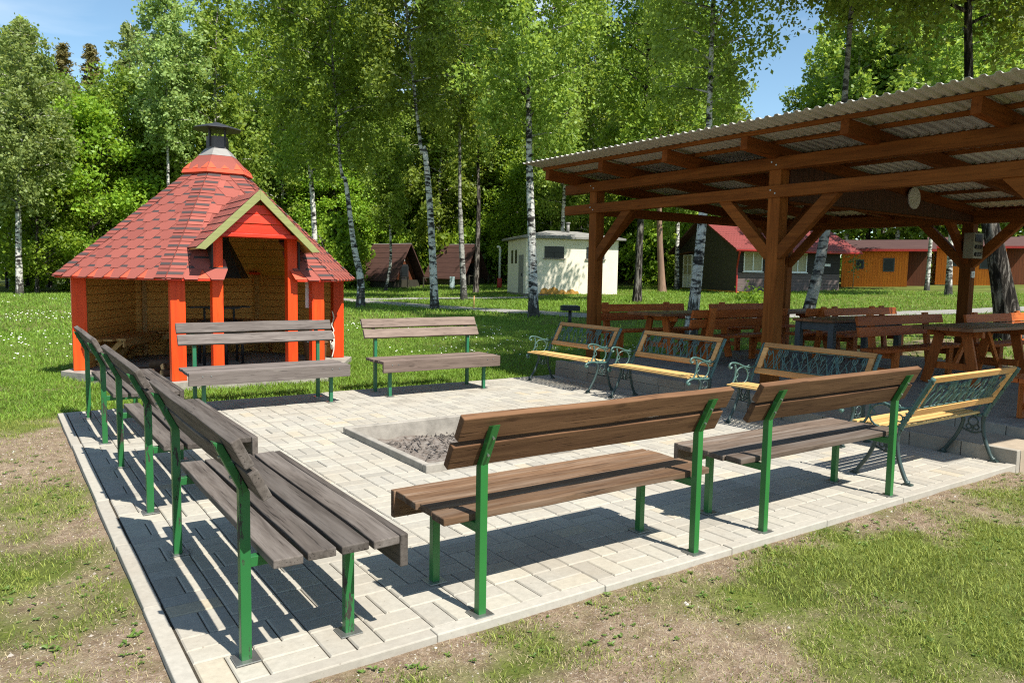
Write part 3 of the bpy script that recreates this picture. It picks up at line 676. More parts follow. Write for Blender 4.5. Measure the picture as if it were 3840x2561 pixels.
def picnic_bench(loc, rz, label, group, L=2.38):
    """sitter faces local +y; the back is at y = 0"""
    b = thing('picnic_bench', label, 'bench', loc, rz, group)
    for y0 in (.10,.275): MB().box(-L/2, L/2, y0, y0+.165, .405, .45).build('seat_plank', M['pic_x'], b, .004)
    for z0, z1, o in ((.60,.735,.045),(.755,.885,.015)):
        MB().hexa([(-L/2,o,z0),(L/2,o,z0),(L/2,o+.04,z0),(-L/2,o+.04,z0),(-L/2,o-.03,z1),(L/2,o-.03,z1),(L/2,o+.01,z1),(-L/2,o+.01,z1)]).build('backrest_plank', M['pic_x'], b, .004)
    for s in (-1, 1):
        x = s*(L/2-.42)
        MB().bar((x,.09,0),(x,-.035,.915),.13,.045,(0,1,.1)).build('back_post', M['pic_z'], b, .004)
        MB().box(x-.065,x+.065,.35,.40,0,.403).build('leg', M['pic_z'], b, .004)
        MB().box(x-.022,x+.022,.12,.345,.30,.395).build('seat_rail', M['pic_z'], b, .004); MB().box(x-.02,x+.02,.10,.345,.09,.16).build('stretcher', M['pic_z'], b, .004)
    return b
G3 = 'picnic tables under the pavilion'; G4 = 'picnic benches with backrests under the pavilion'
pt = picnic_table((9.95,9.0,TF), 'brown picnic table near the far front post of the pavilion', G3)
dup(pt, (11.42,4.93,TF), 0, 'large brown picnic table at the right under the pavilion, plank ends towards the viewer', G3)
dup(pt, (12.72,8.85,TF), 0, 'dark picnic table at the back of the pavilion behind the thick near post', G3)
dup(pt, (14.05-.3,4.6,TF), 0, 'picnic table deep in the pavilion shade at the right frame edge', G3)
pb = picnic_bench((9.74,10.02,TF), PI, 'brown picnic bench backing onto the lawn, right of the far front pavilion post', G4)
dup(pb, (10.08,7.93,TF), 0, 'brown picnic bench seen from behind, left of the thick near post of the pavilion', G4)
dup(pb, (12.55,9.75,TF), PI, 'dark picnic bench at the pavilion back, just left of the thick near post', G4)
dup(pb, (13.15,7.72,TF), PI, 'dark picnic bench behind the slate grey table', G4)
dup(pb, (11.10,5.88,TF), PI, 'brown picnic bench behind the large picnic table, its two back boards lit', G4)
dup(pb, (13.68,5.62,TF), PI, 'picnic bench at the foot of the back post with the socket box', G4)
dup(pb, (9.52,2.93,TF), 0, 'reddish picnic bench cut by the right frame edge, on the terrace edge', G4)
dup(pb, (12.75,7.92-.18,TF), 0, 'dark picnic bench seen from behind between the thick post and the slate grey table', G4)
gt = thing('side_table', 'slate grey square-legged table with a bare wooden top in the pavilion middle', 'table', (11.25,6.76,TF))
for k in range(4): MB().box(-1.03,1.03,-.34+k*.17+.003,-.17+k*.17-.003,.75,.79).build('table_plank', M['pic_top'], gt, .003)
for sx in (-1, 1):
    for sy in (-1, 1): MB().box(sx*.93-.045,sx*.93+.045,sy*.28-.045,sy*.28+.045,0,.748).build('leg', M['slate'], gt, .004)
    MB().box(sx*.93-.02,sx*.93+.02,-.233,.233,.62,.747).build('apron', M['slate'], gt, .003)
for sy in (-1, 1): MB().box(-.883,.883,sy*.28-.02,sy*.28+.02,.62,.746).build('apron', M['slate'], gt, .003)

# ---------------------------------------------------------------- pavilion
pv = thing('picnic_pavilion', 'brown timber picnic pavilion with a corrugated metal roof beside the paving', 'pavilion', (0,0,0))
XF, XB = 8.39, 13.62; YS = (9.68, 6.13, 2.58); sz = lambda x: 3.41-.079*(x-7.4)
for y in YS:
    MB().box(XF-.09,XF+.09,y-.09,y+.09,.2,3.0).build('post', M['stain_z'], pv, .008)
    MB().box(XB-.09,XB+.09,y-.09,y+.09,.2,2.62).build('post', M['stain_z'], pv, .008)
MB().box(XF-.115,XF+.05,1.2,10.40,2.985,3.145).build('beam', M['stain_y'], pv, .008)
MB().box(XF-.115,XF+.0,1.2,10.41,2.635,2.79).build('beam', M['stain_y'], pv, .008)
for y in YS:
    for zz in (2.71, 3.065):
        for q in (-.035, .035): MB().tube([(XF-.110,y+q,zz+q*.6),(XF-.124,y+q,zz+q*.6)], .011, 8, smooth=False).build('bolt', M['steel'], pv)
MB().box(XB-.08,XB+.08,1.2,10.4,2.58,2.79).build('beam', M['stain_y'], pv, .008)
for y in YS: MB().box(XF+.092,XB-.092,y-.06,y+.06,2.605,2.755).build('tie_beam', M['stain_x'], pv, .008)
def brace(x, y, sy):
    MB().bar((x,y+sy*.06,1.90),(x,y+sy*.84,2.68),.11,.15,(0,0,1)).build('brace', M['stain_y'], pv, .006)
for x in (XF-.03, XB):
    brace(x, 9.68, -1); brace(x, 6.13, 1); brace(x, 6.13, -1); brace(x, 2.58, 1)
for y in YS:
    MB().bar((XF+.06,y,1.95),(XF+.80,y,2.66),.10,.13).build('brace', M['stain_x'], pv, .006); MB().bar((XB-.06,y,1.95),(XB-.80,y,2.66),.10,.13).build('brace', M['stain_x'], pv, .006)
y = 10.12
while y > 1.0:
    MB().bar((7.66,y,sz(7.66)-.133),(14.2,y,sz(14.2)-.133),.10,.165).build('rafter', M['stain_x'], pv, .006); y -= 1.33
for x in (7.70,8.25,9.0,9.85,10.7,11.55,12.4,13.25,14.1): MB().box(x-.028,x+.028,.9,10.27,sz(x)-.052,sz(x)-.004).build('purlin', M['stain_y'], pv, .003)
# trapezoidal sheet, ribs running front to back
prof = []; y = .79; p = .126
while y < 10.35: prof += [(y,0),(y+p*.42,0),(y+p*.57,.024),(y+p*.85,.024)]; y += p
V = [(x, a, sz(x)+b) for x in (7.30, 10.8, 14.3) for a, b in prof]; m = len(prof)
V2 = V + [(a, b, c-.003) for a, b, c in V]; N = len(V)
Fq = [(i*m+k, i*m+k+1, (i+1)*m+k+1, (i+1)*m+k) for i in range(2) for k in range(m-1)]
mb = MB(); mb.add(V2, [tuple(reversed(q)) for q in Fq] + [tuple(i+N for i in q) for q in Fq] + [(k,k+1,N+k+1,N+k) for k in range(m-1)] + [(2*m+k+1,2*m+k,N+2*m+k,N+2*m+k+1) for k in range(m-1)])
mb.build('roof_sheet', M['sheet'], pv)
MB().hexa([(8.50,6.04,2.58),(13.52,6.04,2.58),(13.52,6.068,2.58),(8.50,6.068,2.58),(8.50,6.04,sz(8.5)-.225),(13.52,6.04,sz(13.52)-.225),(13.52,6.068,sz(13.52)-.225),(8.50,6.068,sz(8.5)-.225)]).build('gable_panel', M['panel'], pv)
MB().box(8.5,13.52,6.015,6.038,2.565,2.595).build('panel_trim', M['stain_x'], pv)
pq = MB(); pq.tube([(11.55,6.038,2.855),(11.55,6.012,2.855)], [.165,.165], 28, smooth=False)
tag(pq.build('wall_plaque', M['plaque'], bevel=.004), 'round pale plaque hung on the dark boarded panel inside the pavilion', 'plaque')
sb = thing('socket_box', 'beige electric socket box with black sockets on the back post of the pavilion', 'socket box', (13.40,6.00,2.21))
MB().box(-.19,.15,-.13,.035,-.22,.20).build('housing', M['beige'], sb, .012)
MB().box(-.16,.06,-.142,-.131,.05,.17).build('breaker_window', M['black'], sb, .004)
for zz in (-.03,-.15):
    for xx in (-.125,-.05,.025): MB().tube([(xx,-.131,zz),(xx,-.16,zz-.006)], [.033,.030], 12, smooth=False).build('socket', M['black'], sb)
lsw = thing('light_switch', 'small white light switch on the back post under the socket box', 'switch', (13.60,6.025,1.73)); MB().box(-.05,.05,-.012,.012,-.055,.055).build('plate', M['white'], lsw, .004); MB().box(-.02,.02,-.02,-.0125,-.035,.035).build('rocker', M['white'], lsw, .003)
# ---------------------------------------------------------------- red grill hut, hexagonal
HX, HY, HF = 3.0, 12.61, .075
hut = thing('grill_hut', 'open hexagonal grill hut with orange-red posts and red shingle roof', 'hut', (HX,HY,0))
MB().frust((0,0), 2.24, -.2, 2.24, HF, 6).build('floor_slab', M['concrete'], hut, .01)
hp = lambda R_, k: (R_*math.cos(R(60*k)), R_*math.sin(R(60*k)))
for k, (dx, dy) in {3:(.02,.02),4:(.03,.01),5:(-.03,.01),0:(-.02,.02),1:(0,0),2:(0,0)}.items():
    x, y = hp(2.13 if k in (1,2) else 2.0, k); MB().box(x+dx-.095,x+dx+.095,y+dy-.07,y+dy+.07,HF+.002,1.545).build('corner_post', M['hut_z'], hut, .005)
for x in (-.465, .575): MB().box(x-.072,x+.072,-1.835,-1.69,HF+.002,2.15).build('entry_post', M['hut_z'], hut, .005)
RE, RR, ZE, ZR = 2.27, .43, 1.475, 3.09; CS = math.cos(PI/6); AE, AR = RE*CS, RR*CS
SL = (ZR-ZE)/(AE-AR); zr = lambda a: ZE + SL*(AE-a)
def rp(k, s, a, lift=0.0):       # point on roof face k, s sideways, a distance from the axis
    th = R(60*k+30); c, sn = math.cos(th), math.sin(th); nl = math.hypot(SL, 1); up = lift
    aa = a + lift*SL/nl; return (c*aa - sn*s, sn*aa + c*s, zr(a) + lift/nl)
TI = math.tan(PI/6)
NZ = 1.95
deck = MB()
for k in range(6):
    if k == 4:
        z2a = lambda z: AE-(z-ZE)/SL
        q = [(-AE*TI,AE),(-.50,AE),(-.50,z2a(2.17)),(0,z2a(2.67)),(.60,z2a(2.08)),(.60,AE),(AE*TI,AE),(AR*TI,AR),(-AR*TI,AR)]
        for pl_ in ((0,1,2,3,8),(3,4,5,6,7),(8,3,7)):
            top = [rp(k, *q[i]) for i in pl_]; deck.ngon([Vector(p)-Vector((0,0,.03)) for p in top], (0,0,.03))
    else:
        deck.ngon([Vector(rp(k, s, a))-Vector((0,0,.03)) for s, a in ((-AE*TI,AE),(AE*TI,AE),(AR*TI,AR),(-AR*TI,AR))], (0,0,.03))
deck.build('roof_deck', M['pine'], hut)
NR = 12
def under_dormer(k, s, a):
    if k != 4: return False
    z = zr(a); return (abs(s-.02) < .83 and z < 2.52-abs(s-.02)*1.0 and z > 1.70) or (-.47 < s < .57 and z < 2.2)
def tabs(mb, pt, s0, s1, rows, wid, skip=None):
    """courses of six-sided shingle tabs; pt(s, t, lift) with t 0 at the eave and 1 at the top"""
    for i in range(rows):
        t0 = i/rows; t1 = (i+1)/rows; a, b = s0(t0), s1(t0); sh = (i % 2)*wid/2
        n0 = int(math.floor((a-sh)/wid))-1; n1 = int(math.ceil((b-sh)/wid))+1
        for n in range(n0, n1):
            c = n*wid+sh+wid/2; tn = min(.85, max(.22, rnd.gauss(.55,.10))); 

            hwf = .5*wid*.99; lo = t0-.010; P = []
            for t_, hw in ((lo, wid*.235), (t0+.93/rows, hwf), (t0+1.0/rows, hwf), (t0+1.23/rows, hwf), (t0+1.98/rows, hwf)):
                tc_ = min(max(t_, 0), 1); A, B = s0(tc_), s1(tc_); P.append((min(max(c-hw, A), B), min(max(c+hw, A), B), min(t_, 1.0), .014-.011*(t_-lo)*rows/2))
            if P[1][1]-P[1][0] < .01: continue
            if skip and skip(c, t0+.4/rows): continue
            v = []
            for l, r_, t_, lift in P: v += [pt(l, t_, lift), pt(r_, t_, lift)]
            for i_ in range(4): mb.add(v[2*i_:2*i_+4], [(0,1,3,2)], tone=.04 if i_ == 2 else tn)
            l, r_, t_, lift = P[0]; e0, e1 = pt(l, t_, .001), pt(r_, t_, .001); mb.add([e0, e1, v[1], v[0]], [(0,1,2,3)], tone=.16)
            l, r_, t_, lift = P[1]; f0, f1 = pt(l, t_, .001), pt(r_, t_, .001); mb.add([v[2], v[0], e0, f0], [(0,1,2,3)], tone=.16); mb.add([v[1], v[3], f1, e1], [(0,1,2,3)], tone=.16)
sh = MB()
for k in range(6):
    at = lambda t, k=k: AE+.015-(AE+.015-AR)*t
    base = MB()
    f_ = lambda s, t, lift, k=k: rp(k, s, at(t), lift)
    tabs(sh, f_, lambda t: -at(t)*TI, lambda t: at(t)*TI, NR, .335, (lambda c, t, k=k: under_dormer(k, c, at(t))))
    # bright starter course along the eave and charcoal bed under the tabs
    for a0, a1, tn, l_ in ((AE+.012, AE-.15, .98, .0015), (AE-.15, AR, .3, .001)):
        steps = 10
        for i in range(steps):
            aa, ab = a0+(a1-a0)*i/steps, a0+(a1-a0)*(i+1)/steps
            S_ = 24
            for j in range(S_):
                u0, u1 = -1+2*j/S_, -1+2*(j+1)/S_
                if k == 4 and under_dormer(k, (u0+u1)/2*aa*TI, (aa+ab)/2): continue
                sh.add([rp(k,u0*aa*TI,aa,l_), rp(k,u1*aa*TI,aa,l_), rp(k,u1*ab*TI,ab,l_), rp(k,u0*ab*TI,ab,l_)], [(0,1,2,3)], tone=tn)
sh.build('roof_shingles', M['shingle'], hut)
for k in range(6):                                # hip caps, one folded tab per course
    hc = MB()
    for i in range(NR+1):
        a0, a1 = AE+.02-(AE-AR)*i/(NR+1), AE+.02-(AE-AR)*(i+1.25)/(NR+1); a1 = max(a1, AR)
        for sd, kk in ((1, k), (-1, (k+1) % 6)):
            e0, e1 = a0*TI*sd, a1*TI*sd; w0 = .20*sd; tn = min(.8, max(.3, rnd.gauss(.55,.12)))
            A0, A1, B0, B1 = rp(kk,e0,a0,.026), rp(kk,e1,a1,.013), rp(kk,e0-w0,a0,.022), rp(kk,e1-w0,a1,.012)
            am = a0*.78+a1*.22; 
            q = [A0, B0, B1, A1] if sd > 0 else [A0, A1, B1, B0]
            hc.add(q, [(0,1,2,3)], tone=tn); hc.add([A0, B0, rp(kk,e0-w0,a0,.004), rp(kk,e0,a0,.004)], [(0,1,2,3)], tone=.08)
            m0 = a0*.72+a1*.28; hc.add([rp(kk,m0*TI*sd,m0,.0262), rp(kk,m0*TI*sd-w0*.95,m0,.0235), rp(kk,(m0-.035)*TI*sd-w0*.95,m0-.035,.0225), rp(kk,(m0-.035)*TI*sd,m0-.035,.0245)], [(0,1,2,3)], tone=.10)
    hc.build('hip_cap', M['shingle'], hut)
ev = MB()
for k in range(6):
    if k == 4:
        for a, b in ((-AE*TI,-.50),(.60,AE*TI)): ev.ngon([rp(k,a,AE-.03), rp(k,b,AE-.03), rp(k,b,AE+.005), rp(k,a,AE+.005)], (0,0,-.035))
    else: ev.ngon([rp(k,-AE*TI,AE-.03), rp(k,AE*TI,AE-.03), rp(k,AE*TI,AE+.005), rp(k,-AE*TI,AE+.005)], (0,0,-.036))
ev.build('eave_trim', M['hut_x'], hut)
# collar, lantern roof, flue and rain cap
cl = MB(); tn = 1.0
cl.frust((0,0), .47, ZR-.05, .545, ZR-.02, 6, tone=1.0, caps=False); cl.frust((0,0), .545, ZR-.02, .525, ZR+.035, 6, tone=.98, caps=False); cl.frust((0,0), .525, ZR+.035, .40, ZR+.15, 6, tone=.5, caps=False); cl.frust((0,0), .40, ZR+.15, .28, ZR+.275, 6, tone=.45, caps=False)
for k in range(6):
    th = R(60*k+30); c, sn = math.cos(th), math.sin(th)
    def cp(s_, z): a = (.525-(z-ZR-.035)*1.07)*CS+.006; return (c*a-sn*s_, sn*a+c*s_, z+.003)
    for q in ((-.255,-.13,-.235),(.255,.13,.235)): cl.add([cp(q[0],ZR+.04), cp(q[1],ZR+.04), cp(q[2]*.82,ZR+.145)], [(0,1,2)] if q[0] < 0 else [(0,2,1)], tone=1.0)
    cl.add([cp(-.06,ZR+.04), cp(.06,ZR+.04), cp(.0,ZR+.10)], [(0,1,2)], tone=1.0)
cl.build('lantern_roof', M['shingle'], hut)
MB().frust((0,0), .295, ZR+.265, .185, ZR+.385, 6).build('flue_flashing', M['zinc'], hut, .004)
MB().frust((0,0), .172, ZR+.38, .168, ZR+.575, 6).build('flue', M['flue'], hut, .003)
cp = MB(); cp.frust((0,0), .375, ZR+.685, .36, ZR+.70, 8, .2); cp.frust((0,0), .36, ZR+.70, .03, ZR+.80, 8, .2)
for k in range(4): x, y = .16*math.cos(k*PI/2+.5), .16*math.sin(k*PI/2+.5); cp.box(x-.012,x+.012,y-.012,y+.012,ZR+.42,ZR+.735)
cp.build('rain_cap', M['black'], hut)
# entry dormer
DY0 = -2.19; AX, AZ = .02, 2.665
dm = MB()
def dp(sd, t, q, lift=0): x = AX+sd*(.80*t); z = AZ-.785*t; yb = -(AE-(z-ZE)/SL)+.05; y = DY0+(yb-DY0)*q; return (x+sd*lift*.7, y, z+lift*.72)
for sd in (-1, 1):
    dm.ngon([Vector(dp(sd,0,0))-Vector((0,0,.03)), Vector(dp(sd,0,1))-Vector((0,0,.03)), Vector(dp(sd,1,1))-Vector((0,0,.03)), Vector(dp(sd,1,0))-Vector((0,0,.03))], (0,0,.028), tone=.5)
dm.build('dormer_deck', M['pine'], hut)
ds = MB()
for sd in (-1, 1):
    for i in range(7):
        t1, t0 = 1.0-i/7, 1.0-(i+1.15)/7; t0 = max(0, t0); n = 9
        for j in range(n):
            q0, q1 = j/n, (j+1)/n; tn = min(.85, max(.25, rnd.gauss(.55,.15)))
            g = [dp(sd,t1+.012,q0,.020), dp(sd,t1+.012,q1-.01,.020), dp(sd,t0,q1-.01,.008), dp(sd,t0,q0,.008)]
            ds.add(g if sd > 0 else g[::-1], [(0,1,2,3)], tone=tn)
            e = [dp(sd,t1+.012,q0,.020), dp(sd,t1+.012,q1,.020), dp(sd,t1+.012,q1,.002), dp(sd,t1+.012,q0,.002)]; ds.add(e, [(0,1,2,3)], tone=.12)
ds.build('dormer_shingles', M['shingle'], hut)
for sd in (-1, 1):
    a = Vector((AX,DY0-.012,AZ+.012)); b = Vector((AX+sd*.835,DY0-.012,AZ-.805)); up = Vector((0,0,1)); hgt = .135
    MB().ngon([a, b, b-up*.012+Vector((-sd*.115,0,-.0)), a-up*hgt], (0,.03*1,0)).build('rake_board', M['olive'], hut, .003)
for sd, xx in ((-1,-.545),(1,.655)):
    cw = MB(); zt = AZ-.03-.785*abs(xx-AX)/.8-.01; at_ = AE-(zt-ZE)/SL; cw.ngon([(xx,-1.86,zr(1.86)-.03),(xx,-1.86,zt),(xx,-at_-.02,zt),(xx,-at_+.05,zt-.1)], (.02,0,0))
    cw.build('dormer_wall', M['shingle'], hut)
gb = MB()
for i, (z0, z1) in enumerate(((2.085,2.215),(2.222,2.345),(2.352,2.475))):
    f0, f1 = (AZ-.11-z0)/.985, (AZ-.11-z1)/.985
    f0 = min(f0, .475)
    MB().ngon([(AX-f0,-2.09-.012*(i % 2),z0),(AX+f0,-2.09-.012*(i % 2),z0),(AX+f1,-2.09,z1),(AX-f1,-2.09,z1)], (0,.025,0)).build('gable_board', M['hut_x'], hut, .004)
MB().box(-.60,.64,-2.115,-1.72,2.035,2.083).build('lintel', M['hut_x'], hut, .004)
# closed rear walls of pine boards, open front
for k in (0, 1, 2):
    th = R(60*k+30); c, sn = math.cos(th), math.sin(th); a = 1.73
    v = [(c*q-sn*s, sn*q+c*s, z) for z in (HF+.003, 1.50) for q, s in ((a+.03,-.94),(a+.03,.94),(a,.94),(a,-.94))]
    o = MB().hexa([(s, q, z) for z in (HF+.003,1.50) for s, q in ((-.995,-.015),(.995,-.015),(.995,.015),(-.995,.015))]).build('wall', M['pine'], hut); o.location = (c*a, sn*a, 0); o.rotation_euler = (0,0,th-PI/2)
    st = MB().box(-.035,.035,-.06,-.017,HF+.004,1.49).build('wall_batten', M['pine_x'], hut); st.location = (c*a-sn*.86, sn*a+c*.86, 0); st.rotation_euler = (0,0,th-PI/2)
for k, lab in ((2, 'pine bench with slanted struts inside the red hut, behind the left posts'), (1, 'pine bench along the back of the red hut behind the grill'), (0, 'pine bench inside the red hut behind the right posts')):
    th = R(60*k+30); c, sn = math.cos(th), math.sin(th); bt = thing('pine_bench', lab, 'bench', (HX+c*1.70, HY+sn*1.70, HF), th-PI/2, 'seats inside the red hut')
    for i in range(3): MB().box(-.80+i*.10,.80-i*.10,-.17-i*.15+.004,-.02-i*.15-.004,.40,.435).build('seat_plank', M['pine_x'], bt, .003)
    for s in (-.55, .0, .55): MB().bar((s,-.03,.02),(s*.9,-.36,.385),.045,.07).build('strut', M['pine_x'], bt, .003)
    MB().box(-.66,.66,-.47,-.445,.31,.398).build('front_board', M['pine_x'], bt, .003)
gl = thing('barbecue_grill', 'black hooded grill with a round board table in the middle of the red hut', 'grill', (HX,HY,HF))
tb = MB(); n = 6
for k in range(6):
    a0, a1 = R(60*k), R(60*k+60)
    tb.ngon([(.36*math.cos(a0),.36*math.sin(a0),.66),(.80*math.cos(a0),.80*math.sin(a0),.66),(.80*math.cos(a1),.80*math.sin(a1),.66),(.36*math.cos(a1),.36*math.sin(a1),.66)], (0,0,.03))
tb.build('table_board', M['pine_x'], gl)
MB().frust((0,0), .36, .40, .36, .70, 6).build('fire_bowl', M['black'], gl)
for k in range(6): a = R(60*k+30); MB().tube([(.34*math.cos(a),.34*math.sin(a),.0),(.34*math.cos(a),.34*math.sin(a),.66)], .022, 8).build('leg', M['black'], gl)
gg = MB(); 
for k in range(3):
    a = R(120*k+25); p = (.26*math.cos(a), .26*math.sin(a)); gg.box(p[0]-.015,p[0]+.015,p[1]-.015,p[1]+.015,.70,.90); gg.box(p[0]-.24,p[0]+.24,p[1]-.10,p[1]+.10,.895,.92)
gg.build('cooking_shelf', M['black'], gl)
MB().frust((0,0), .46, 1.38, .15, 1.98, 6).frust((0,0), .15, 1.98, .14, 3.2, 6).build('smoke_hood', M['black'], gl)
for i, (x, y, z, l, a, rr_) in enumerate([(2.05,11.42,0,.32,.3,.055),(2.20,11.52,0,.30,-.5,.06),(1.86,11.60,0,.34,1.0,.055),(2.02,11.50,.10,.30,.9,.05),(1.80,11.78,0,.3,.2,.06),(2.32,11.42,0,.26,1.3,.05),(1.95,11.72,.10,.3,-.3,.055),(2.15,11.66,.02,.28,.6,.055)]):
    lg = thing('firewood_log', 'split log in the firewood heap on the red hut floor behind its left front post', 'log', (x,y,HF+z+rr_*.8), a, 'firewood heap in the red hut')
    mb = MB(); pr = [(0,rr_*math.cos(t),rr_*math.sin(t)) for t in (R(-100),R(-40),R(20),R(80))]
    mb.ngon([(-l/2,)+p[1:] for p in pr], (l,0,0)); mb.build('split_face', M['logwood'], lg, .004)
    MB().add([(s*l/2*.99,rr_*1.03*math.cos(t),rr_*1.03*math.sin(t)) for s in (-1,1) for t in np.linspace(R(82),R(258),9)], [(k,k+1,10+k,9+k) for k in range(8)], True).build('bark', M['bark'], lg)
bk = thing('log_basket', 'brown basket with crumpled paper standing inside the hut behind the right entry post', 'basket', (4.35,12.0,HF))
MB().frust((0,0), .15, .0, .20, .34, 14, caps=False, smooth=True).frust((0,0), .15, .001, .15, .012, 14).build('body', M['wicker'], bk); MB().tube([(.20*math.cos(t),.20*math.sin(t),.345) for t in np.linspace(0,2*PI,18)], .014, 6).build('rim', M['wicker'], bk)
pp = MB()
for k in range(22): th, ph, q = rnd.uniform(0,2*PI), rnd.uniform(0,1), rnd.uniform(.03,.08); x, y = .12*math.cos(th)*ph, .12*math.sin(th)*ph; z = .31+rnd.uniform(0,.09); pp.add([(x-q,y,z),(x,y-q,z+rnd.uniform(-.03,.05)),(x+q,y,z+rnd.uniform(0,.04)),(x,y+q,z+rnd.uniform(-.02,.06))], [(0,1,2),(0,2,3)])
pp.build('paper', M['white'], bk)
rp_ = thing('rope', 'white coiled rope hanging inside the right corner post of the red hut', 'rope', (4.845,12.52,.0))
rm = MB(); rm.tube(bez([(0,0,.90),(.02,-.02,.78),(-.01,0,.66),(.02,-.02,.56),(-.02,-.01,.50)]), .011, 6)
for k in range(5): rm.tube([(.035*math.cos(t)+.005*k-.01,-.02+.01*k,.42+.11*math.sin(t)-.02*k) for t in np.linspace(0,2*PI,16)], .011, 6)
rm.tube(bez([(0,0,.36),(.02,-.02,.25),(-.01,-.01,HF+.02)]), .011, 6); rm.build('coil', M['rope'], rp_)
th_ = thing('thermometer', 'narrow white board hanging beside the right corner post inside the red hut', 'thermometer', (3.86,10.98,1.26)); MB().box(-.028,.028,-.01,.01,-.22,.20).build('board', M['white'], th_, .003)

# ---------------------------------------------------------------- buildings
def frame_win(parent, x, y, z, w_, h_, mull=1, ax='x', depth=.05, fm='white', curtain=True):
    """window on a wall facing local -y at (x, y)"""
    f = MB(); t_ = .055
    f.box(x-w_/2,x+w_/2,y-depth,y,z,z+t_); f.box(x-w_/2,x+w_/2,y-depth,y,z+h_-t_,z+h_)
    for xx in [x-w_/2, x+w_/2-t_] + [x-w_/2+w_*(k+1)/(mull+1)-t_/2 for k in range(mull)]: f.box(xx,xx+t_,y-depth,y,z+t_,z+h_-t_)
    o = f.build('window', M[fm], parent)
    MB().box(x-w_/2+t_,x+w_/2-t_,y-.012,y-.004,z+t_,z+h_-t_).build('pane', M['curtain' if curtain else 'glass'], o)
    MB().box(x-w_/2-.05,x+w_/2+.05,y-depth-.06,y,z-.05,z-.004).build('sill', M[fm], o)
    return o
# cream utility building; local x along the front, front faces -y
wb = thing('utility_building', 'small cream plastered utility building with a flat grey roof beyond the birches', 'building', (25.95,31.82,.40), math.atan2(-.358,.934))
Wf, Wd, Wh = 5.25, 4.2, 3.12
MB().box(-Wf/2,Wf/2,0,Wd,.16,Wh).build('wall', M['plaster'], wb, .01); MB().box(-Wf/2-.03,Wf/2+.03,.05,Wd,-.4,.158).build('plinth', M['concrete_d'], wb)
rf = MB(); e = .32
rv = [(-Wf/2-e,-e,Wh+.0),(Wf/2+e,-e,Wh+.0),(Wf/2+e,Wd+e,Wh),(-Wf/2-e,Wd+e,Wh)]; rf.ngon([Vector(p)+Vector((0,0,.004)) for p in rv], (0,0,.10))
rf.add([Vector(p)+Vector((0,0,.106)) for p in rv]+[(-.9,Wd/2,Wh+.55),(.9,Wd/2,Wh+.55)], [(0,1,5,4),(1,2,5),(2,3,4,5),(3,0,4)]); rf.build('roof', M['roofgrey'], wb)
MB().tube([(.2,1.6,Wh+.4),(.2,1.6,Wh+.95)], .09, 10).frust((.2,1.6), .14, Wh+.95, .14, Wh+1.02, 10).build('roof_vent', M['zinc'], wb)
for xx, ww in ((-1.05,1.10),(1.30,1.05)):
    o = MB().box(xx-ww/2,xx+ww/2,-.02,.03,2.10,2.72).build('window', M['glass'], wb); MB().box(xx-ww/2-.06,xx+ww/2+.06,-.09,-.003,2.03,2.095).build('sill', M['concrete_d'], o)
    MB().box(xx-ww/2,xx+ww/2,-.035,-.021,2.38,2.42).box(xx-.02,xx+.02,-.035,-.021,2.1,2.379).build('mullion', M['black'], o)
for yy in (2.2, 3.1): MB().box(-Wf/2-.012,-Wf/2+.02,yy-.22,yy+.22,1.8,2.55).build('window', M['glass'], wb)
o = MB().box(-Wf/2-.05,-Wf/2+.02,.5,1.4,.18,2.25).build('door', M['zinc'], wb); MB().box(-Wf/2-.09,-Wf/2-.055,.6,.64,1.1,1.25).build('handle', M['black'], o)
mu = MB()
for c0, r0 in ((-1.55,.30),(-1.05,.36),(-.55,.24),(-.05,.26),(.25,.16)):
    pts = [(c0+r0*math.cos(t)*rnd.uniform(.85,1.1), -.004, .16+r0*1.15*math.sin(t)*rnd.uniform(.8,1.1)) for t in np.linspace(0,PI,9)]; mu.ngon(pts, (0,-.006-.002*rnd.random(),0))
mu.build('bare_brick_patch', M['mural'], wb)
# brown weekend house, gable wall to the left, red roof
hs = thing('weekend_house', 'dark brown wooden house with a red tiled roof seen through the pavilion', 'house', (32.87,26.37,.66), math.atan2(-2.43,5.63))
Lh, Dh, Eh, Rh = 6.15, 7.6, 2.72, 4.35
MB().box(.02,Lh,.02,Dh,-.45,.24).build('foundation', M['orangebase'], hs); MB().box(0,Lh,0,.06,.245,1.22).build('lower_boards', M['greyboard'], hs); MB().box(0.005,Lh-.005,.015,.06,1.224,Eh).build('upper_boards', M['darkwood_x'], hs)
gw = MB(); gw.ngon([(.0,.065,.245),(.0,Dh,.245),(.0,Dh,Eh-.1),(.0,Dh/2,Rh),(.0,.065,Eh)], (.06,0,0)); gw.ngon([(Lh-.06,.065,.245),(Lh-.06,Dh,.245),(Lh-.06,Dh,Eh-.1),(Lh-.06,Dh/2,Rh),(Lh-.06,.065,Eh)], (.06,0,0)); gw.box(.0,Lh,Dh-.05,Dh,.24,Eh-.1); gw.build('gable_wall', M['darkwood'], hs)
def slope(m, name, y0, z0, y1, z1, x0, x1, mat, par): return MB().hexa([(x0,y0,z0),(x1,y0,z0),(x1,y1,z1),(x0,y1,z1),(x0,y0,z0+.07),(x1,y0,z0+.07),(x1,y1,z1+.07),(x0,y1,z1+.07)]).build(name, mat, par)
k_ = (Rh-Eh)/(Dh/2)
tl = MB(); ny_ = 14; nx_ = 44
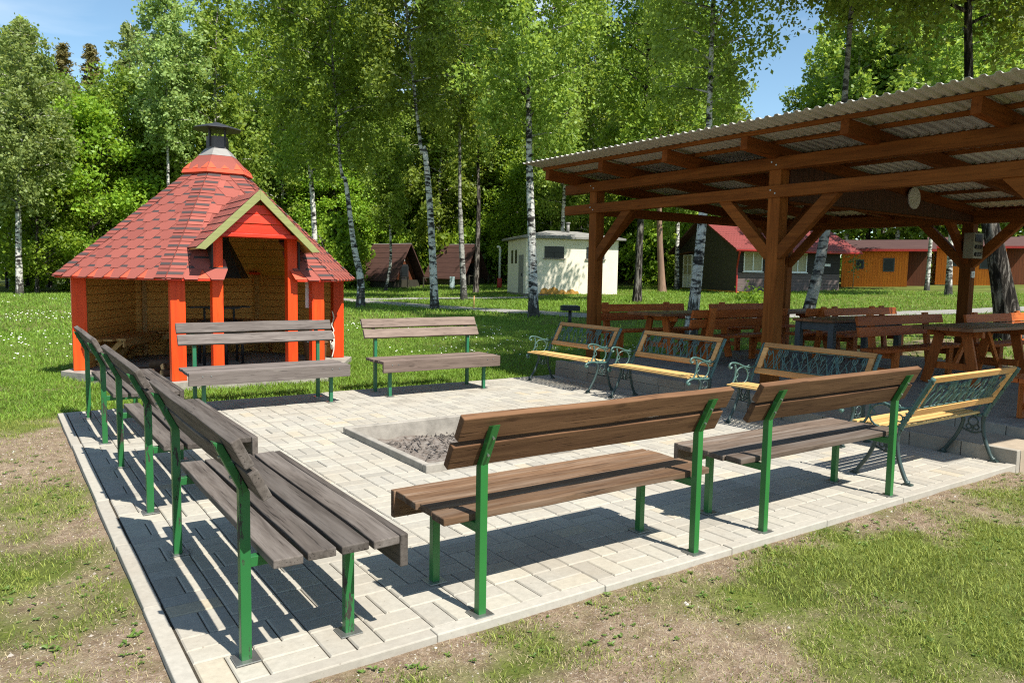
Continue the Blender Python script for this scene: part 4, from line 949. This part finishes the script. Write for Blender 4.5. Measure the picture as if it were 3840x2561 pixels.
for (ya, yb) in ((-.75, Dh/2),):
    for i in range(ny_):
        y0, y1 = ya+(yb-ya)*i/ny_, ya+(yb-ya)*(i+1)/ny_
        for j in range(nx_):
            x0, x1 = -.5+(Lh+1.25)*j/nx_, -.5+(Lh+1.25)*(j+1)/nx_; h0 = Rh-(Dh/2-y0)*k_+.07; h1 = Rh-(Dh/2-y1)*k_+.07; xm = (x0+x1)/2
            tl.add([(x0,y0,h0+.02),(xm,y0,h0+.065),(x1,y0,h0+.02),(x1,y1,h1),(xm,y1,h1+.04),(x0,y1,h1),(x0,y0,h0-.02),(x1,y0,h0-.02)], [(0,1,4,5),(1,2,3,4),(6,7,2,1,0)])
tl.build('roof_tiles', M['redtile'], hs)
MB().hexa([(-.5,-.75,Rh-(Dh/2+.75)*k_-.02),(Lh+.75,-.75,Rh-(Dh/2+.75)*k_-.02),(Lh+.75,Dh/2,Rh-.02),(-.5,Dh/2,Rh-.02),(-.5,-.75,Rh-(Dh/2+.75)*k_+.05),(Lh+.75,-.75,Rh-(Dh/2+.75)*k_+.05),(Lh+.75,Dh/2,Rh+.05),(-.5,Dh/2,Rh+.05)]).build('roof', M['cladbrown'], hs)
MB().hexa([(-.5,Dh/2,Rh-.02),(Lh+.75,Dh/2,Rh-.02),(Lh+.75,Dh+.6,Eh-.35),(-.5,Dh+.6,Eh-.35),(-.5,Dh/2,Rh+.09),(Lh+.75,Dh/2,Rh+.09),(Lh+.75,Dh+.6,Eh-.25),(-.5,Dh+.6,Eh-.25)]).build('roof', M['brownroof'], hs)
gu = MB(); zg = Rh-(Dh/2+.75)*k_-.02; gu.tube([(-.5,-.80,zg),(Lh+.75,-.80,zg)], .065, 8); gu.tube(bez([(-.35,-.80,zg),(-.30,-.74,zg-.15),(-.12,-.28,zg-.6),(-.04,-.07,zg-.85),(-.04,-.07,.9),(-.04,-.09,-.05)]), .05, 8); gu.build('gutter', M['redpipe'], hs)
frame_win(hs, .90, .0, 1.30, 1.10, 1.05); frame_win(hs, 3.55, .0, 1.30, 1.10, 1.05)
MB().box(5.15,5.55,-.012,.012,1.66,1.80).build('house_number', M['white'], hs)
gd = MB(); dz = .3
for yy in (5.55,6.15,6.75): gd.box(-.09,-.004,yy-.035,yy+.035,dz,dz+2.0)
for zz in (dz, dz+.75, dz+1.35, dz+1.95): gd.box(-.085,-.006,5.52,6.78,zz,zz+.06)
o = gd.build('glazed_door', M['white'], hs); MB().box(-.05,-.01,5.58,6.72,dz+.81,dz+1.94).build('pane', M['curtain'], o); MB().box(-.06,-.01,5.58,6.72,dz+.06,dz+.75).build('door_panel', M['white'], o)
MB().hexa([(-.45,5.3,2.42),(-.06,5.3,2.42),(-.06,7.2,2.30),(-.45,7.2,2.30),(-.45,5.3,2.46),(-.06,5.3,2.46),(-.06,7.2,2.34),(-.45,7.2,2.34)]).build('door_canopy', M['cladbrown'], hs)
# orange cabins; local x along the front, facing -y
def cabin(loc, rz, label, W_=3.55):
    c = thing('orange_cabin', label, 'cabin', loc, rz, 'orange board cabins beyond the lawn')
    MB().box(0,W_,0,3.4,.22,2.45).build('wall', M['orangeboard'], c); MB().box(.05,W_-.05,.06,3.3,-.5,.216).build('foundation', M['concrete'], c)
    MB().box(W_+.004,W_+1.15,1.0,3.4,.2,2.40).build('porch', M['cladbrown'], c)
    MB().hexa([(-.45,-.5,2.40),(W_+1.4,-.5,2.40),(W_+1.4,1.9,3.05),(-.45,1.9,3.05),(-.45,-.5,2.49),(W_+1.4,-.5,2.49),(W_+1.4,1.9,3.14),(-.45,1.9,3.14)]).hexa([(-.45,1.9,3.05),(W_+1.4,1.9,3.05),(W_+1.4,4,2.4),(-.45,4,2.4),(-.45,1.9,3.14),(W_+1.4,1.9,3.14),(W_+1.4,4,2.49),(-.45,4,2.49)]).build('roof', M['darkroof'], c)
    MB().box(-.45,W_+1.4,-.53,-.503,2.36,2.50).build('eave_board', M['redpipe'], c)
    for xx, ww, hh in ((1.0,.42,.55),(2.55,.60,.80)):
        o = MB().box(xx-ww/2,xx+ww/2,-.06,-.002,1.18+(.8-hh)*.6,1.18+(.8-hh)*.6+hh).build('window', M['slate'], c); MB().box(xx-ww/2+.06,xx+ww/2-.06,-.07,-.062,1.24+(.8-hh)*.6,1.12+(.8-hh)*.6+hh).build('pane', M['glass'], o)
    return c
dirv = (.495,-.869); rzc = math.atan2(dirv[1], dirv[0])
cb = cabin((42.38,26.22,.95), rzc, 'orange board cabin right beside the brown house, its long front in view')
for k, lab in ((1,'orange board cabin half hidden by birch trunks behind the pavilion back post'),(2,'orange board cabin cut by the leaning thick trunk at the right'),(3,'orange board cabin at the right frame edge')):
    x, y = 42.38+dirv[0]*5.3*k+.55*k, 26.22+dirv[1]*5.3*k+.31*k
    dup(cb, (x+1.2*k, y+.9*k, float(TZ(x+1.2*k, y))-.17), rzc, lab)
# A-frame huts
def aframe(loc, rz, label):
    a = thing('aframe_cabin', label, 'cabin', loc, rz, 'A-frame cabins at the edge of the wood')
    H_, hw, L_ = 3.15, 1.75, 4.0; zb = .62; tw = hw*(H_-zb)/H_
    for s in (-1, 1):
        p = [(0,0,H_),(s*(hw*(H_-zb)/H_+.12),0,zb-.15)]
        MB().ngon([(0,-.45,H_+.03),(p[1][0],-.45,p[1][2]),(p[1][0],L_,p[1][2]),(0,L_,H_+.03)], (s*.06,0,.05)).build('roof', M['brownroof'], a)
    MB().ngon([(-tw*.92,.35,zb),(tw*.92,.35,zb),(0,.35,H_-.12)], (0,.05,0)).build('gable', M['cladbrown'], a)
    o = MB().box(-.42,.42,.28,.345,.32,1.75).build('door', M['black'], a); MB().box(-.3,.3,.262,.279,.9,1.6).build('pane', M['glass'], o)
    MB().box(-tw,tw,.06,L_-.1,-.3,zb-.004).build('base', M['darkwood'], a); MB().box(-.08,.08,.31,.345,2.0,2.25).build('gable_lamp', M['white'], a)
    rl = MB()
    for xx in (-1.5,-.75,.75,1.5): rl.box(xx-.04,xx+.04,-1.0,-.92,-.2,.85)
    rl.box(-1.55,-.70,-.99,-.93,.75,.83); rl.box(.70,1.55,-.99,-.93,.75,.83); rl.box(-1.6,1.6,-1.0,.05,.02,.10); rl.build('porch', M['darkwood'], a)
    MB().ngon([(-.04,-.46,H_+.07),(.04,-.46,H_+.07),(.0,-.46,H_+.12)], (0,L_+.46,0)).build('ridge_cap', M['zinc'], a)
    return a
ra = math.atan2(-.267, .964); af = aframe((24.9,49.6,.42), -ra*0+R(15.5), 'brown A-frame cabin just right of the red hut, half in tree shade')
dup(af, (31.0,50.3,.62), R(15.5), 'brown A-frame cabin between the two birch trunks, left of the cream building'); dup(af, (36.6,50.2,.80), R(15.5), 'brown A-frame cabin mostly hidden behind the cream building'); dup(af, (18.0,53.5,.20), R(15.5), 'brown A-frame cabin mostly hidden behind the red hut')

# ---------------------------------------------------------------- small things on the lawn
po = thing('signal_post', 'slim white post with a red foot left of the cream building', 'post', (28.65,43.0,.55)); MB().tube([(0,0,.75),(0,0,2.7),(-.05,0,2.85),(-.22,0,2.9)], .085, 8).build('pole', M['white'], po); MB().tube([(0,0,-.1),(0,0,.74)], .17, 10).build('foot', M['redplastic'], po)
sg = thing('info_board', 'pale blue-grey upright board on the lawn beside the A-frame cabin', 'board', (24.73,42.7,.42), R(-30)); MB().box(-.16,.16,-.03,.03,.22,.95).build('panel', plain('pale_blue', (.40,.50,.52), .6), sg); MB().box(-.03,.03,-.02,.02,-.1,.22).build('stake', M['zinc'], sg)
st = thing('marker_stake', 'thin pale wooden stake in the lawn by the path', 'stake', (16.33,26.4,.13)); MB().tube([(0,0,-.1),(.01,0,.55)], .028, 6).build('stick', M['pine_x'], st)
bq = thing('park_grill', 'dark box-shaped park grill on a post beside the white-trunked birch', 'grill', (14.3,17.6,.08), R(-25)); MB().box(-.27,.27,-.17,.17,.45,.60).build('fire_box', M['black'], bq, .01); MB().tube([(0,0,-.1),(0,0,.45)], .05, 8).build('post', M['black'], bq); MB().box(-.22,.22,-.13,.13,.602,.615).build('grate', M['zinc'], bq)
# ---------------------------------------------------------------- trees
def barkmat(name, white=True, dk=1.0):
    t = NT(name); tc = t.n('ShaderNodeTexCoord'); sp = t.n('ShaderNodeSeparateXYZ'); t.l(tc.outputs['Object'], sp.inputs[0]); v = t.coord((3.0,3.0,7.5))
    if white:
        b = t.noise(v, 1.0, 6, .62, .4); col = t.ramp(b, [(.38,(.025,.022,.02)),(.45,(.09,.085,.08)),(.51,(.50*dk,.485*dk,.44*dk)),(.8,(.74*dk,.72*dk,.66*dk))])
        rough = t.noise(t.coord((9,9,1.6)), 1.0, 5, .65); low = t.ramp(t.math('DIVIDE', sp.outputs[2], 3.0), [(.03, .85), (.55, .12)])
        f = t.ramp(t.math('ADD', rough, t.math('MULTIPLY', t.math('SUBTRACT', low, .5), .42)), [(.50, 0), (.60, .95)])
        col = t.mix(f, col, (.045,.042,.035))
        hi = t.ramp(t.math('DIVIDE', sp.outputs[2], 12.0), [(.55, 0), (1.0, .45)]); col = t.mix(hi, col, (.16,.13,.11))
        h = rough
    else:
        b = t.noise(t.coord((11,11,1.8)), 1.0, 6, .7, .5); col = t.ramp(b, [(.40,(.008,.007,.006)),(.50,(.035,.029,.024)),(.60,(.20,.18,.155))]); h = b
    return t.out(col, .9, bump=h, bstr=1.0, bdist=.07, spec=.1)
M['birch'] = barkmat('birch_bark'); M['birch_grey'] = barkmat('grey_birch_bark', True, .55); M['darkbark'] = barkmat('dark_bark', False)
M['pinebark'] = wood('pine_bark', ((.30,.19,.13),(.15,.10,.075)), 2, .4, .8, .95, .1, fine=.4)
M['leaf_birch'] = leafmat('birch_leaf', (.36,.47,.085), (.135,.21,.030), .51)
M['leaf_broad'] = leafmat('broad_leaf', (.31,.43,.038), (.115,.195,.017), .47)
M['leaf_spruce'] = leafmat('spruce_needle', (.27,.22,.075), (.12,.11,.03), .25)
M['leaf_dark'] = leafmat('shade_leaf', (.29,.38,.052), (.105,.165,.02), .48)
M['leaf_pale'] = leafmat('pale_leaf', (.36,.45,.14), (.16,.22,.06), .46)

def leaves(C, size, hang=.35, rng=None, asp=.62):
    n = len(C); rg = rng or nr
    d = rg.normal(size=(n,3)); d[:,2] = d[:,2]*.8 - hang; d /= np.linalg.norm(d, axis=1)[:,None]
    e = rg.normal(size=(n,3)); s = np.cross(d, e); s /= np.linalg.norm(s, axis=1)[:,None]+1e-9
    z = size*rg.uniform(.65, 1.35, n)[:,None]; 
    V = np.stack([C-d*z, C+s*z*asp, C+d*z, C-s*z*asp], 1).reshape(-1, 3)
    return V, np.arange(n*4).reshape(-1, 4)
def trunk_mesh(name, path, r0, r1, mat, limbs, n=10, flare=1.5):
    mb = MB(); P = bez(path, 6); m = len(P)
    rad = [(r0+(r1-r0)*(i/(m-1)))*(1+(flare-1)*math.exp(-max(0, (P[i].z-P[0].z))/.45)) for i in range(m)]
    mb.tube(P, rad, n)
    for l, ra, rb in limbs:
        q = len(l); mb.tube(l, [ra+(rb-ra)*i/(q-1) for i in range(q)], 5, caps=False)
    me = mb.mesh(name); me.materials.append(mat); return me, P
def curve_at(P, z):
    for a, b in zip(P, P[1:]):
        if a.z <= z <= b.z: return a + (b-a)*((z-a.z)/max(1e-6, b.z-a.z))
    return P[-1]
def birch(seed, path, H, h0, rad, nl, ls, r0=.2, droop=1.0, nb=46, prof=None, gapy=.0):
    """trunk with rising limbs and hanging twigs covered in small leaves"""
    rg = np.random.default_rng(seed); P = bez(path, 6); limbs = []; cs = []; wts = []
    for i in range(nb):
        u_ = (i+.5)/nb; z = h0+(H-h0)*u_**.92; b = curve_at(P, z); th = i*2.399+rg.uniform(-.4,.4)
        pr = (prof(u_) if prof else (math.sin(PI*min(1, .16+u_*.84))**.75)); l = rad*pr*rg.uniform(.7, 1.12)+.25
        el = rg.uniform(.25,.75)*(1-.3*u_); d = np.array([math.cos(th), math.sin(th), 0]); b = np.array(b); pts = []
        for k in range(7):
            q = k/6; pts.append(b + d*l*q*(1-.12*q) + np.array([0,0,1])*(l*el*(q-.62*q*q*droop)) + rg.normal(size=3)*.05*q*l/2)
        limbs.append((pts, .014+.012*l, .004))
        nt_ = max(4, int(l*4.2)); 
        for k in range(nt_):
            q = rg.uniform(.18, 1.0); j = q*6; a = int(min(5, j)); p = pts[a]+(pts[a+1]-pts[a])*(j-a)
            off = rg.normal(size=3)*np.array([.32,.32,.12])*(.5+.18*l); hl = rg.uniform(.35, 1.5)*droop*(.5+.35*l/2)
            m = rg.integers(10, 20); t_ = rg.random(m)[:,None]
            c = p + off*np.sqrt(t_) + np.array([0,0,-1])*hl*t_**1.3 + rg.normal(size=(m,3))*.11*(1+.2*l)
            cs.append(c)
    C = np.concatenate(cs); 
    if len(C) > nl: C = C[rg.permutation(len(C))[:nl]]
    else:
        ex = C[rg.integers(0, len(C), nl-len(C))] + rg.normal(size=(nl-len(C),3))*.13; C = np.concatenate([C, ex])
    V, F = leaves(C, ls, .5, rg); return limbs, V, F
def make_tree(label, cat, loc, path, r0, leafm, barkm, limbs, V, F, group=None, name='birch_tree', rtop=.03, rz=0):
    t = thing(name, label, cat, loc, rz, group)
    me, P = trunk_mesh('trunk', path, r0, rtop, barkm, limbs); link('trunk', me, t); link('crown', npmesh('crown', V, F, [leafm]), t); return t
RT = Vector((.822,-.569,0)); FW = Vector((.567,.822,0))
def lean_path(pts, H):           # pts: (height, shift to the right of the view), measured on the trunk in the place
    o = [Vector((0,0,-.3))]+[RT*s+Vector((0,0,z)) for z, s in pts]; last = o[-1]; prev = o[-2]; dr = (last-prev)/max(.1, last.z-prev.z)*.35
    if last.z < H: o.append(Vector((last.x+dr.x*(H-last.z), last.y+dr.y*(H-last.z), H)))
    return [tuple(p) for p in o]
def front(seed, label, loc, pts, H, h0, rad, nl, ls, r0, leafm='leaf_birch', barkm='birch', droop=1.0, nb=46, cat='birch', name='birch_tree', prof=None):
    path = lean_path(pts, H); L_, V, F = birch(seed, path, H, h0, rad, nl, ls, r0, droop, nb, prof)
    return make_tree(label, cat, (loc[0], loc[1], float(TZ(*loc))), path, r0, M[leafm], M[barkm], L_, V, F, None, name)
front(1, 'tall birch with a straight white trunk just left of the pavilion roof corner', (15.65,21.29), [(0,0),(2,-.08),(5,-.24),(7.9,-.34),(11,-.48)], 18.5, 6.0, 3.3, 40000, .070, .215)
front(2, 'white-trunked birch leaning slightly left between the two A-frame cabins', (14.57,26.53), [(0,0),(3.7,-.2),(6.3,-.45),(7.1,-.7)], 18, 7.4, 2.7, 28000, .075, .20)
front(3, 'crooked birch right of the red hut, leaning left over the first A-frame cabin', (13.2,30.75), [(0,0),(1.3,-.02),(2.7,-.30),(5.3,-.63),(7,-.95)], 19, 6.3, 3.6, 40000, .080, .21, 'leaf_dark', droop=1.25)
front(4, 'slim grey birch in front of the second A-frame cabin', (19.35,32.23), [(0,0),(4.1,-.22),(6.2,-.28)], 19, 8.0, 2.7, 22000, .085, .20, 'leaf_dark', 'birch_grey')
front(5, 'thin curved young birch in front of the first A-frame cabin', (21.68,46.35), [(0,0),(2,.34),(5.4,.25),(7.2,.16)], 14, 4.2, 1.7, 12000, .10, .13)
front(6, 'white birch at the left frame edge, forest behind it', (1.17,49.42), [(0,0),(4.2,.1),(6.6,.29),(10.2,.53)], 14.6, 4.6, 3.0, 15000, .10, .22, 'leaf_pale')
front(7, 'dark-trunked birch beside the right wall of the cream building', (24.3,25.07), [(0,0),(4,.05),(8,.1)], 18.5, 5.6, 3.0, 22000, .085, .25, 'leaf_dark', 'darkbark')
front(8, 'straight brown pine trunk between the cream building and the brown house', (31.87,30.84), [(0,0),(4,-.3),(9,-.45)], 17, 6.0, 3.0, 16000, .10, .28, 'leaf_dark', 'pinebark', cat='pine', name='pine_tree')
front(9, 'spotted birch trunk behind the pavilion in front of the brown house gable', (14.55,13.05), [(0,0),(1.9,.14),(4.7,.26),(6.7,.25)], 16, 5.6, 2.0, 24000, .058, .195)
front(10, 'birch leaning strongly to the right, seen right of the thick near pavilion post', (17.3,11.7), [(0,0),(1.9,.36),(5.3,.70),(7.25,.78)], 17, 8.0, 2.9, 30000, .06, .195, 'leaf_birch', 'birch_grey')
front(11, 'thick dark-barked tree leaning left behind the pavilion back post', (19.7,7.8), [(0,0),(1.0,-.22),(2.3,-.56),(4,-1.05),(7,-1.5)], 17, 7.0, 4.0, 36000, .075, .36, 'leaf_dark', 'darkbark', cat='tree', name='dark_barked_tree')
front(12, 'thin birch standing before the gap between the first two orange cabins', (41.4,20.6), [(0,0),(5,.05)], 17, 4.6, 2.4, 12000, .12, .17)
front(13, 'birch trunk before the second orange cabin, left of the pavilion back post', (37.2,17.5), [(0,0),(5,-.1)], 18, 4.8, 2.7, 14000, .11, .22)
front(14, 'white birch trunk rising behind the roof of the red hut', (14.5,39.8), [(0,0),(4,-.1),(8,-.35),(11,-.5)], 20, 6.6, 3.6, 34000, .090, .22, 'leaf_dark', droop=1.3)
front(15, 'tall birch beyond the right frame edge whose crown hangs over the pavilion', (15.35,5.45), [(0,0),(6,-.1),(11,-.4)], 18, 7.4, 6.2, 64000, .065, .26)
front(16, 'slender birch with a bare pale stem left of the hut chimney', (9.0,50.5), [(0,0),(5,.05),(10,.1)], 19.5, 9.0, 2.3, 15000, .11, .17, 'leaf_pale')
front(17, 'dark-stemmed birch behind the path, between the slim grey birch and the cream building', (24.0,38.6), [(0,0),(5,.1),(9,.0)], 19.5, 8.0, 3.0, 20000, .095, .22, 'leaf_birch', 'darkbark')
front(18, 'birch behind the cream building whose crown hangs over its roof', (28.9,36.6), [(0,0),(5,.1),(9,.15)], 19, 4.8, 3.4, 24000, .095, .22)
front(19, 'birch behind the brown house', (39.6,34.0), [(0,0),(5,.0)], 16, 4.5, 3.1, 20000, .11, .22)

def broad(seed, H, h0, rad, nl, ls):
    rg = np.random.default_rng(seed); path = [(0,0,-.3),(0,0,0),(rg.normal()*.2,rg.normal()*.2,H*.4),(rg.normal()*.4,rg.normal()*.4,H*.97)]; P = bez(path, 6); limbs = []; cs = []
    nc = 74
    for i in range(nc):
        u_ = rg.random()**.8; z = h0+(H-h0)*u_; rr_ = rad*(math.sin(PI*(.12+.86*u_))**.6)*rg.uniform(.35,1.0)**.5; th = rg.uniform(0,2*PI); c = np.array(curve_at(P, z*.92))+np.array([math.cos(th)*rr_, math.sin(th)*rr_, rg.normal()*.3])
        b = np.array(curve_at(P, max(h0*.8, z-rr_*.7))); limbs.append(([b, b*.45+c*.55+np.array([0,0,.25]), c], .05, .012)) if i % 2 == 0 else None
        m = int(nl/nc*rg.uniform(.6,1.4)); q = rg.normal(size=(m,3)); q /= np.linalg.norm(q, axis=1)[:,None]; q *= (rg.random(m)**.45)[:,None]*rg.uniform(.7,1.35)*rad*.36; q[:,2] *= .62; q[:,2] -= .12*np.linalg.norm(q[:,:2], axis=1)
        cs.append(c+q)
    C = np.concatenate(cs); V, F = leaves(C, ls, .3, rg, .7); return path, limbs, V, F
def spruce(seed, H, rad, nl, ls):
    rg = np.random.default_rng(seed); path = [(0,0,-.3),(0,0,0),(0,0,H*.5),(0,0,H)]; cs = []; limbs = []
    for i in range(64):
        u_ = ((i+.5)/64)**.8; z = 2.5+(H-2.5)*u_; l = (rad*(1-u_)**.8+.18)*rg.uniform(.75,1.2); th = i*2.4+rg.normal()*.3; d = np.array([math.cos(th),math.sin(th),-.28]); b = np.array([0,0,z]); limbs.append(([b, b+d*l*.5, b+d*l+np.array([0,0,l*.12])], .03, .006))
        m = int(nl/64*(.35+l/rad)); t_ = rg.random(m)[:,None]**.7; cs.append(b+d*l*t_+rg.normal(size=(m,3))*np.array([.20,.20,.12])*(.6+.5*t_)+np.array([0,0,-.28])*t_*rg.random(m)[:,None])
    V, F = leaves(np.concatenate(cs), ls, .3, rg, .35); return path, limbs, V, F
def proto(kind, seed):
    if kind == 'birch':
        H = 19; path = [(0,0,-.3),(0,0,0),(.15,.1,6),(-.1,.2,12),(.2,0,H)]; L_, V, F = birch(seed, path, H, 3.6, 3.3, 15000, .135, .2, 1.1, 44); return path, L_, V, F, M['leaf_birch'], M['birch'], .18, 'birch_tree', 'birch'
    if kind == 'pale':
        H = 19; path = [(0,0,-.3),(0,0,0),(.1,.1,8),(.2,0,H)]; L_, V, F = birch(seed, path, H, 5.5, 2.7, 11000, .135, .2, 1.2, 40); return path, L_, V, F, M['leaf_pale'], M['birch'], .18, 'birch_tree', 'birch'
    if kind == 'broad': p, L_, V, F = broad(seed, 15, 2.2, 4.2, 17000, .135); return p, L_, V, F, M['leaf_broad'], M['darkbark'], .22, 'broadleaf_tree', 'tree'
    if kind == 'dark': p, L_, V, F = broad(seed, 18, 3.0, 4.0, 15000, .14); return p, L_, V, F, M['leaf_dark'], M['darkbark'], .22, 'broadleaf_tree', 'tree'
    if kind == 'spruce': p, L_, V, F = spruce(seed, 21, 3.4, 19000, .17); return p, L_, V, F, M['leaf_spruce'], M['pinebark'], .2, 'spruce_tree', 'spruce'
    if kind == 'bush': p, L_, V, F = broad(seed, 2.4, .2, 1.25, 5000, .085); return p, L_, V, F, M['leaf_broad'], M['darkbark'], .05, 'bush', 'bush'
PR = {}
def plant(kind, var, x, y, s, label, group=None, zs=1.0, rz=None):
    key = (kind, var); rz = rnd.uniform(0, 6.28) if rz is None else rz
    if key not in PR:
        p, L_, V, F, lm, bm, r0, nm, cat = proto(kind, 100+var*17+len(kind)); PR[key] = make_tree(label, cat, (x, y, float(TZ(x, y))), p, r0, lm, bm, L_, V, F, group, nm); o = PR[key]; o.rotation_euler.z = rz; o.scale = (s, s, s*zs); return o
    return dup(PR[key], (x, y, float(TZ(x, y))), rz, label, group, (s, s, s*zs))
def pol(deg, d): return d*math.sin(R(deg)), d*math.cos(R(deg))
# left forest edge, silhouette against the sky
for kind, var, az, d, s, lab in [
    ('broad',0,-.5,56,.98,'bright green round tree at the left frame edge'), ('birch',0,2.2,58,.90,'birch with the highest crown top at the left frame edge'), ('pale',0,.9,60,.86,'thin-crowned pale birch with a white stem at the top left'),
    ('spruce',0,4.2,64,.83,'rusty brown spruce tip, the left one of the two against the sky'), ('spruce',1,5.8,64,.84,'rusty brown spruce tip, the right one of the two against the sky'), ('pale',1,8.3,60,.97,'airy birch crown shaped like a dome against the sky above the hut'),
    ('broad',1,2.3,52,.72,'low bright green tree in front of the left forest edge'), ('broad',0,5.6,54,.83,'yellow-green tree before the two spruces'), ('dark',0,7.8,57,.86,'darker tree in the left forest, left of the pale bare stem'),
    ('broad',1,9.4,58,.80,'bright green tree left of the hut chimney'), ('birch',1,11.6,58,.88,'birch directly behind the hut chimney'), ('dark',1,4.0,60,.85,'shady tree deep in the left forest'), ('spruce',1,8.6,60,.62,'small spruce in the shade of the left forest')]:
    plant(kind, var, *pol(az, d), s, lab, zs=1.0)
# second wall of trees right of the hut chimney
k = 0
for az in np.arange(13, 50, 2.6):
    d = 66+4*math.sin(az*1.7); kind = ('birch','broad','birch','dark')[k % 4]
    plant(kind, k % 2, *pol(az+rnd.uniform(-.6,.6), d), rnd.uniform(1.0,1.2), {'birch':'tall birch in the wood wall behind the A-frame cabins','broad':'bright green broad tree in the wood wall behind the A-frame cabins','dark':'dark green broad tree in the wood wall behind the A-frame cabins'}[kind], 'trees of the wood wall behind the cabins'); k += 1
for az in np.arange(14.5, 47, 2.3):
    d = 58.5+2*math.cos(az*2.1); kind = ('broad','birch','broad')[k % 3]
    if any(math.hypot(pol(az, d)[0]-a, pol(az, d)[1]-b) < 4.2 for a, b in ((24.4,51.5),(30.5,52.2),(36.1,52.1),(17.5,55.4))): d = 66
    plant(kind, k % 2, *pol(az, d), rnd.uniform(.62,.80), {'birch':'lower birch at the edge of the wood behind the A-frame cabins','broad':'lower bright green tree at the edge of the wood behind the A-frame cabins','dark':'lower dark green tree at the edge of the wood behind the A-frame cabins'}[kind], 'lower trees at the wood edge behind the cabins'); k += 1
for az, d, s, kind in [(48.5,60,.98,'birch'),(51.2,74,.98,'broad'),(53.0,76,1.0,'broad'),(54.6,72,.78,'dark'),(56.5,66,1.05,'birch'),(58.4,58,1.2,'birch'),(59.9,62,1.3,'broad'),(61.6,58,1.2,'birch'),(63.2,60,1.3,'broad'),(64.8,62,1.2,'dark'),(66.6,58,1.2,'birch'),(69,64,1.15,'broad'),(71,66,1.1,'birch')]:
    plant(kind, k % 2, *pol(az, d), s, {'birch':'birch beyond the orange cabins','broad':'bright green tree beyond the orange cabins','dark':'dark green tree beyond the orange cabins'}[kind], 'trees beyond the orange cabins', zs=.95); k += 1
# pendulous birches in the middle ground between hut and pavilion
for i, (az, d, s) in enumerate([(13.5,54,1.08),(17.6,60,1.12),(21.2,62,1.15),(24.2,63,1.1),(29.4,64,1.1),(36.2,63,1.1),(40.5,52,1.0),(47.0,47,1.0)]):
    plant('birch', i % 2, *pol(az, d), s, ['birch whose hanging crown fills the picture above the hut roof','full birch crown right above the hut roof','birch with drooping twigs left of the first A-frame cabin','birch between the first A-frame cabin and the crooked trunk','birch just behind the second A-frame cabin','birch left of the signal post','birch behind the left corner of the cream building','birch left of the brown house'][i])
for i, (az, d, s) in enumerate([(1.9,56,.8),(4.4,57,.8),(9.4,52,.7),(15.2,50,.9),(17.4,52,1.2),(23.0,58,.8),(29.6,62,.9),(41.0,60,1.3),(46.5,56,1.2),(47.6,51,.9)]):
    plant('bush', i % 2, *pol(az, d), s, ['low leafy bush under the white birch at the left edge','leafy bush at the left forest edge','bush at the forest edge left of the hut','bush behind the right corner of the hut','bush at the left end of the first A-frame cabin','small bush left of the first A-frame cabin','small bush between the two A-frame cabins','bush right of the cream building','bush left of the brown house','small bush at the brown house gable'][i], zs=1.1)
for i, az in enumerate(np.arange(13.2, 49, 1.25)):
    if min(abs(az-26.9), abs(az-32.0), abs(az-36.4)) < 4.3 or 38 < az < 45.5: d = 63
    else: d = 56+2.5*math.sin(az*3)
    plant('bush', i % 2, *pol(az, d), rnd.uniform(1.25, 2.0), 'leafy shrub in the bright undergrowth at the wood edge behind the cabins', 'undergrowth shrubs at the wood edge', zs=1.25)
sap = thing('sapling', 'thin young sapling in front of the first orange cabin', 'sapling', (40.3,24.2,float(TZ(40.3,24.2)))); MB().tube(bez([(0,0,-.1),(.03,0,.7),(-.02,.02,1.5),(.05,0,2.1)]), [.03]*12+[.02]*13, 5).build('stem', M['pine_x'], sap)
q = nr.normal(size=(120,3))*np.array([.25,.25,.42])+np.array([0,0,1.5]); V, F = leaves(q, .07); link('leaves', npmesh('leaves', V, F, [M['leaf_pale']]), sap)
tw = thing('seedling', 'small leafy shrub on the lawn behind the far picnic benches', 'shrub', (20.9,16.1,float(TZ(20.9,16.1)))); q = nr.normal(size=(420,3))*np.array([.28,.28,.26])+np.array([0,0,.5]); V, F = leaves(q, .06); link('leaves', npmesh('leaves', V, F, [M['leaf_broad']]), tw); MB().tube([(0,0,-.1),(0,0,.5)], .02, 5).build('stem', M['darkbark'], tw)
# the deep wood behind: one mass of stems and foliage
n = 95000; az = nr.uniform(-8, 78, n); low = nr.random(n); d = 74+22*nr.random(n)**1.2; d = np.where(az < 12, d-5, d); x, y = d*np.sin(np.radians(az)), d*np.cos(np.radians(az))
top = 13.5+4.5*vnoise(az*1.0, az*0, 2.4, 7); top = np.where((az > 50.2) & (az < 56.3), top*.70, top); top = np.where((az > 3) & (az < 12.5), top*.82, top)
z = TZ(x, y)+.2+top*(low**.85); keep = fbm(x+z*.7, y+z, 3.2, 3, 21) > .40; C = np.stack([x, y, z], -1)[keep]; V, F = leaves(C, .30, .3, nr, .7)
wd = struct(link('woodland', npmesh('woodland', V, F, [M['leaf_dark']])), 'stuff')
mb = MB()
for i in range(170):
    a, dd = rnd.uniform(-6, 76), rnd.uniform(62, 84); x, y = pol(a, dd)
    if a > 48 and dd < 72: continue
    if any(math.hypot(x-p, y-q) < 4 for p, q in ((24.4,51.5),(30.5,52.2),(36.1,52.1),(17.5,55.4))): continue
    z = float(TZ(x, y)); r0 = rnd.uniform(.10,.2); mb.tube([(x,y,z-.2),(x+rnd.uniform(-.2,.2),y,z+6),(x+rnd.uniform(-.5,.5),y,z+12)], [r0, r0*.8, r0*.4], 6, caps=False)
struct(mb.build('woodland_stems', M['darkbark']), 'stuff')
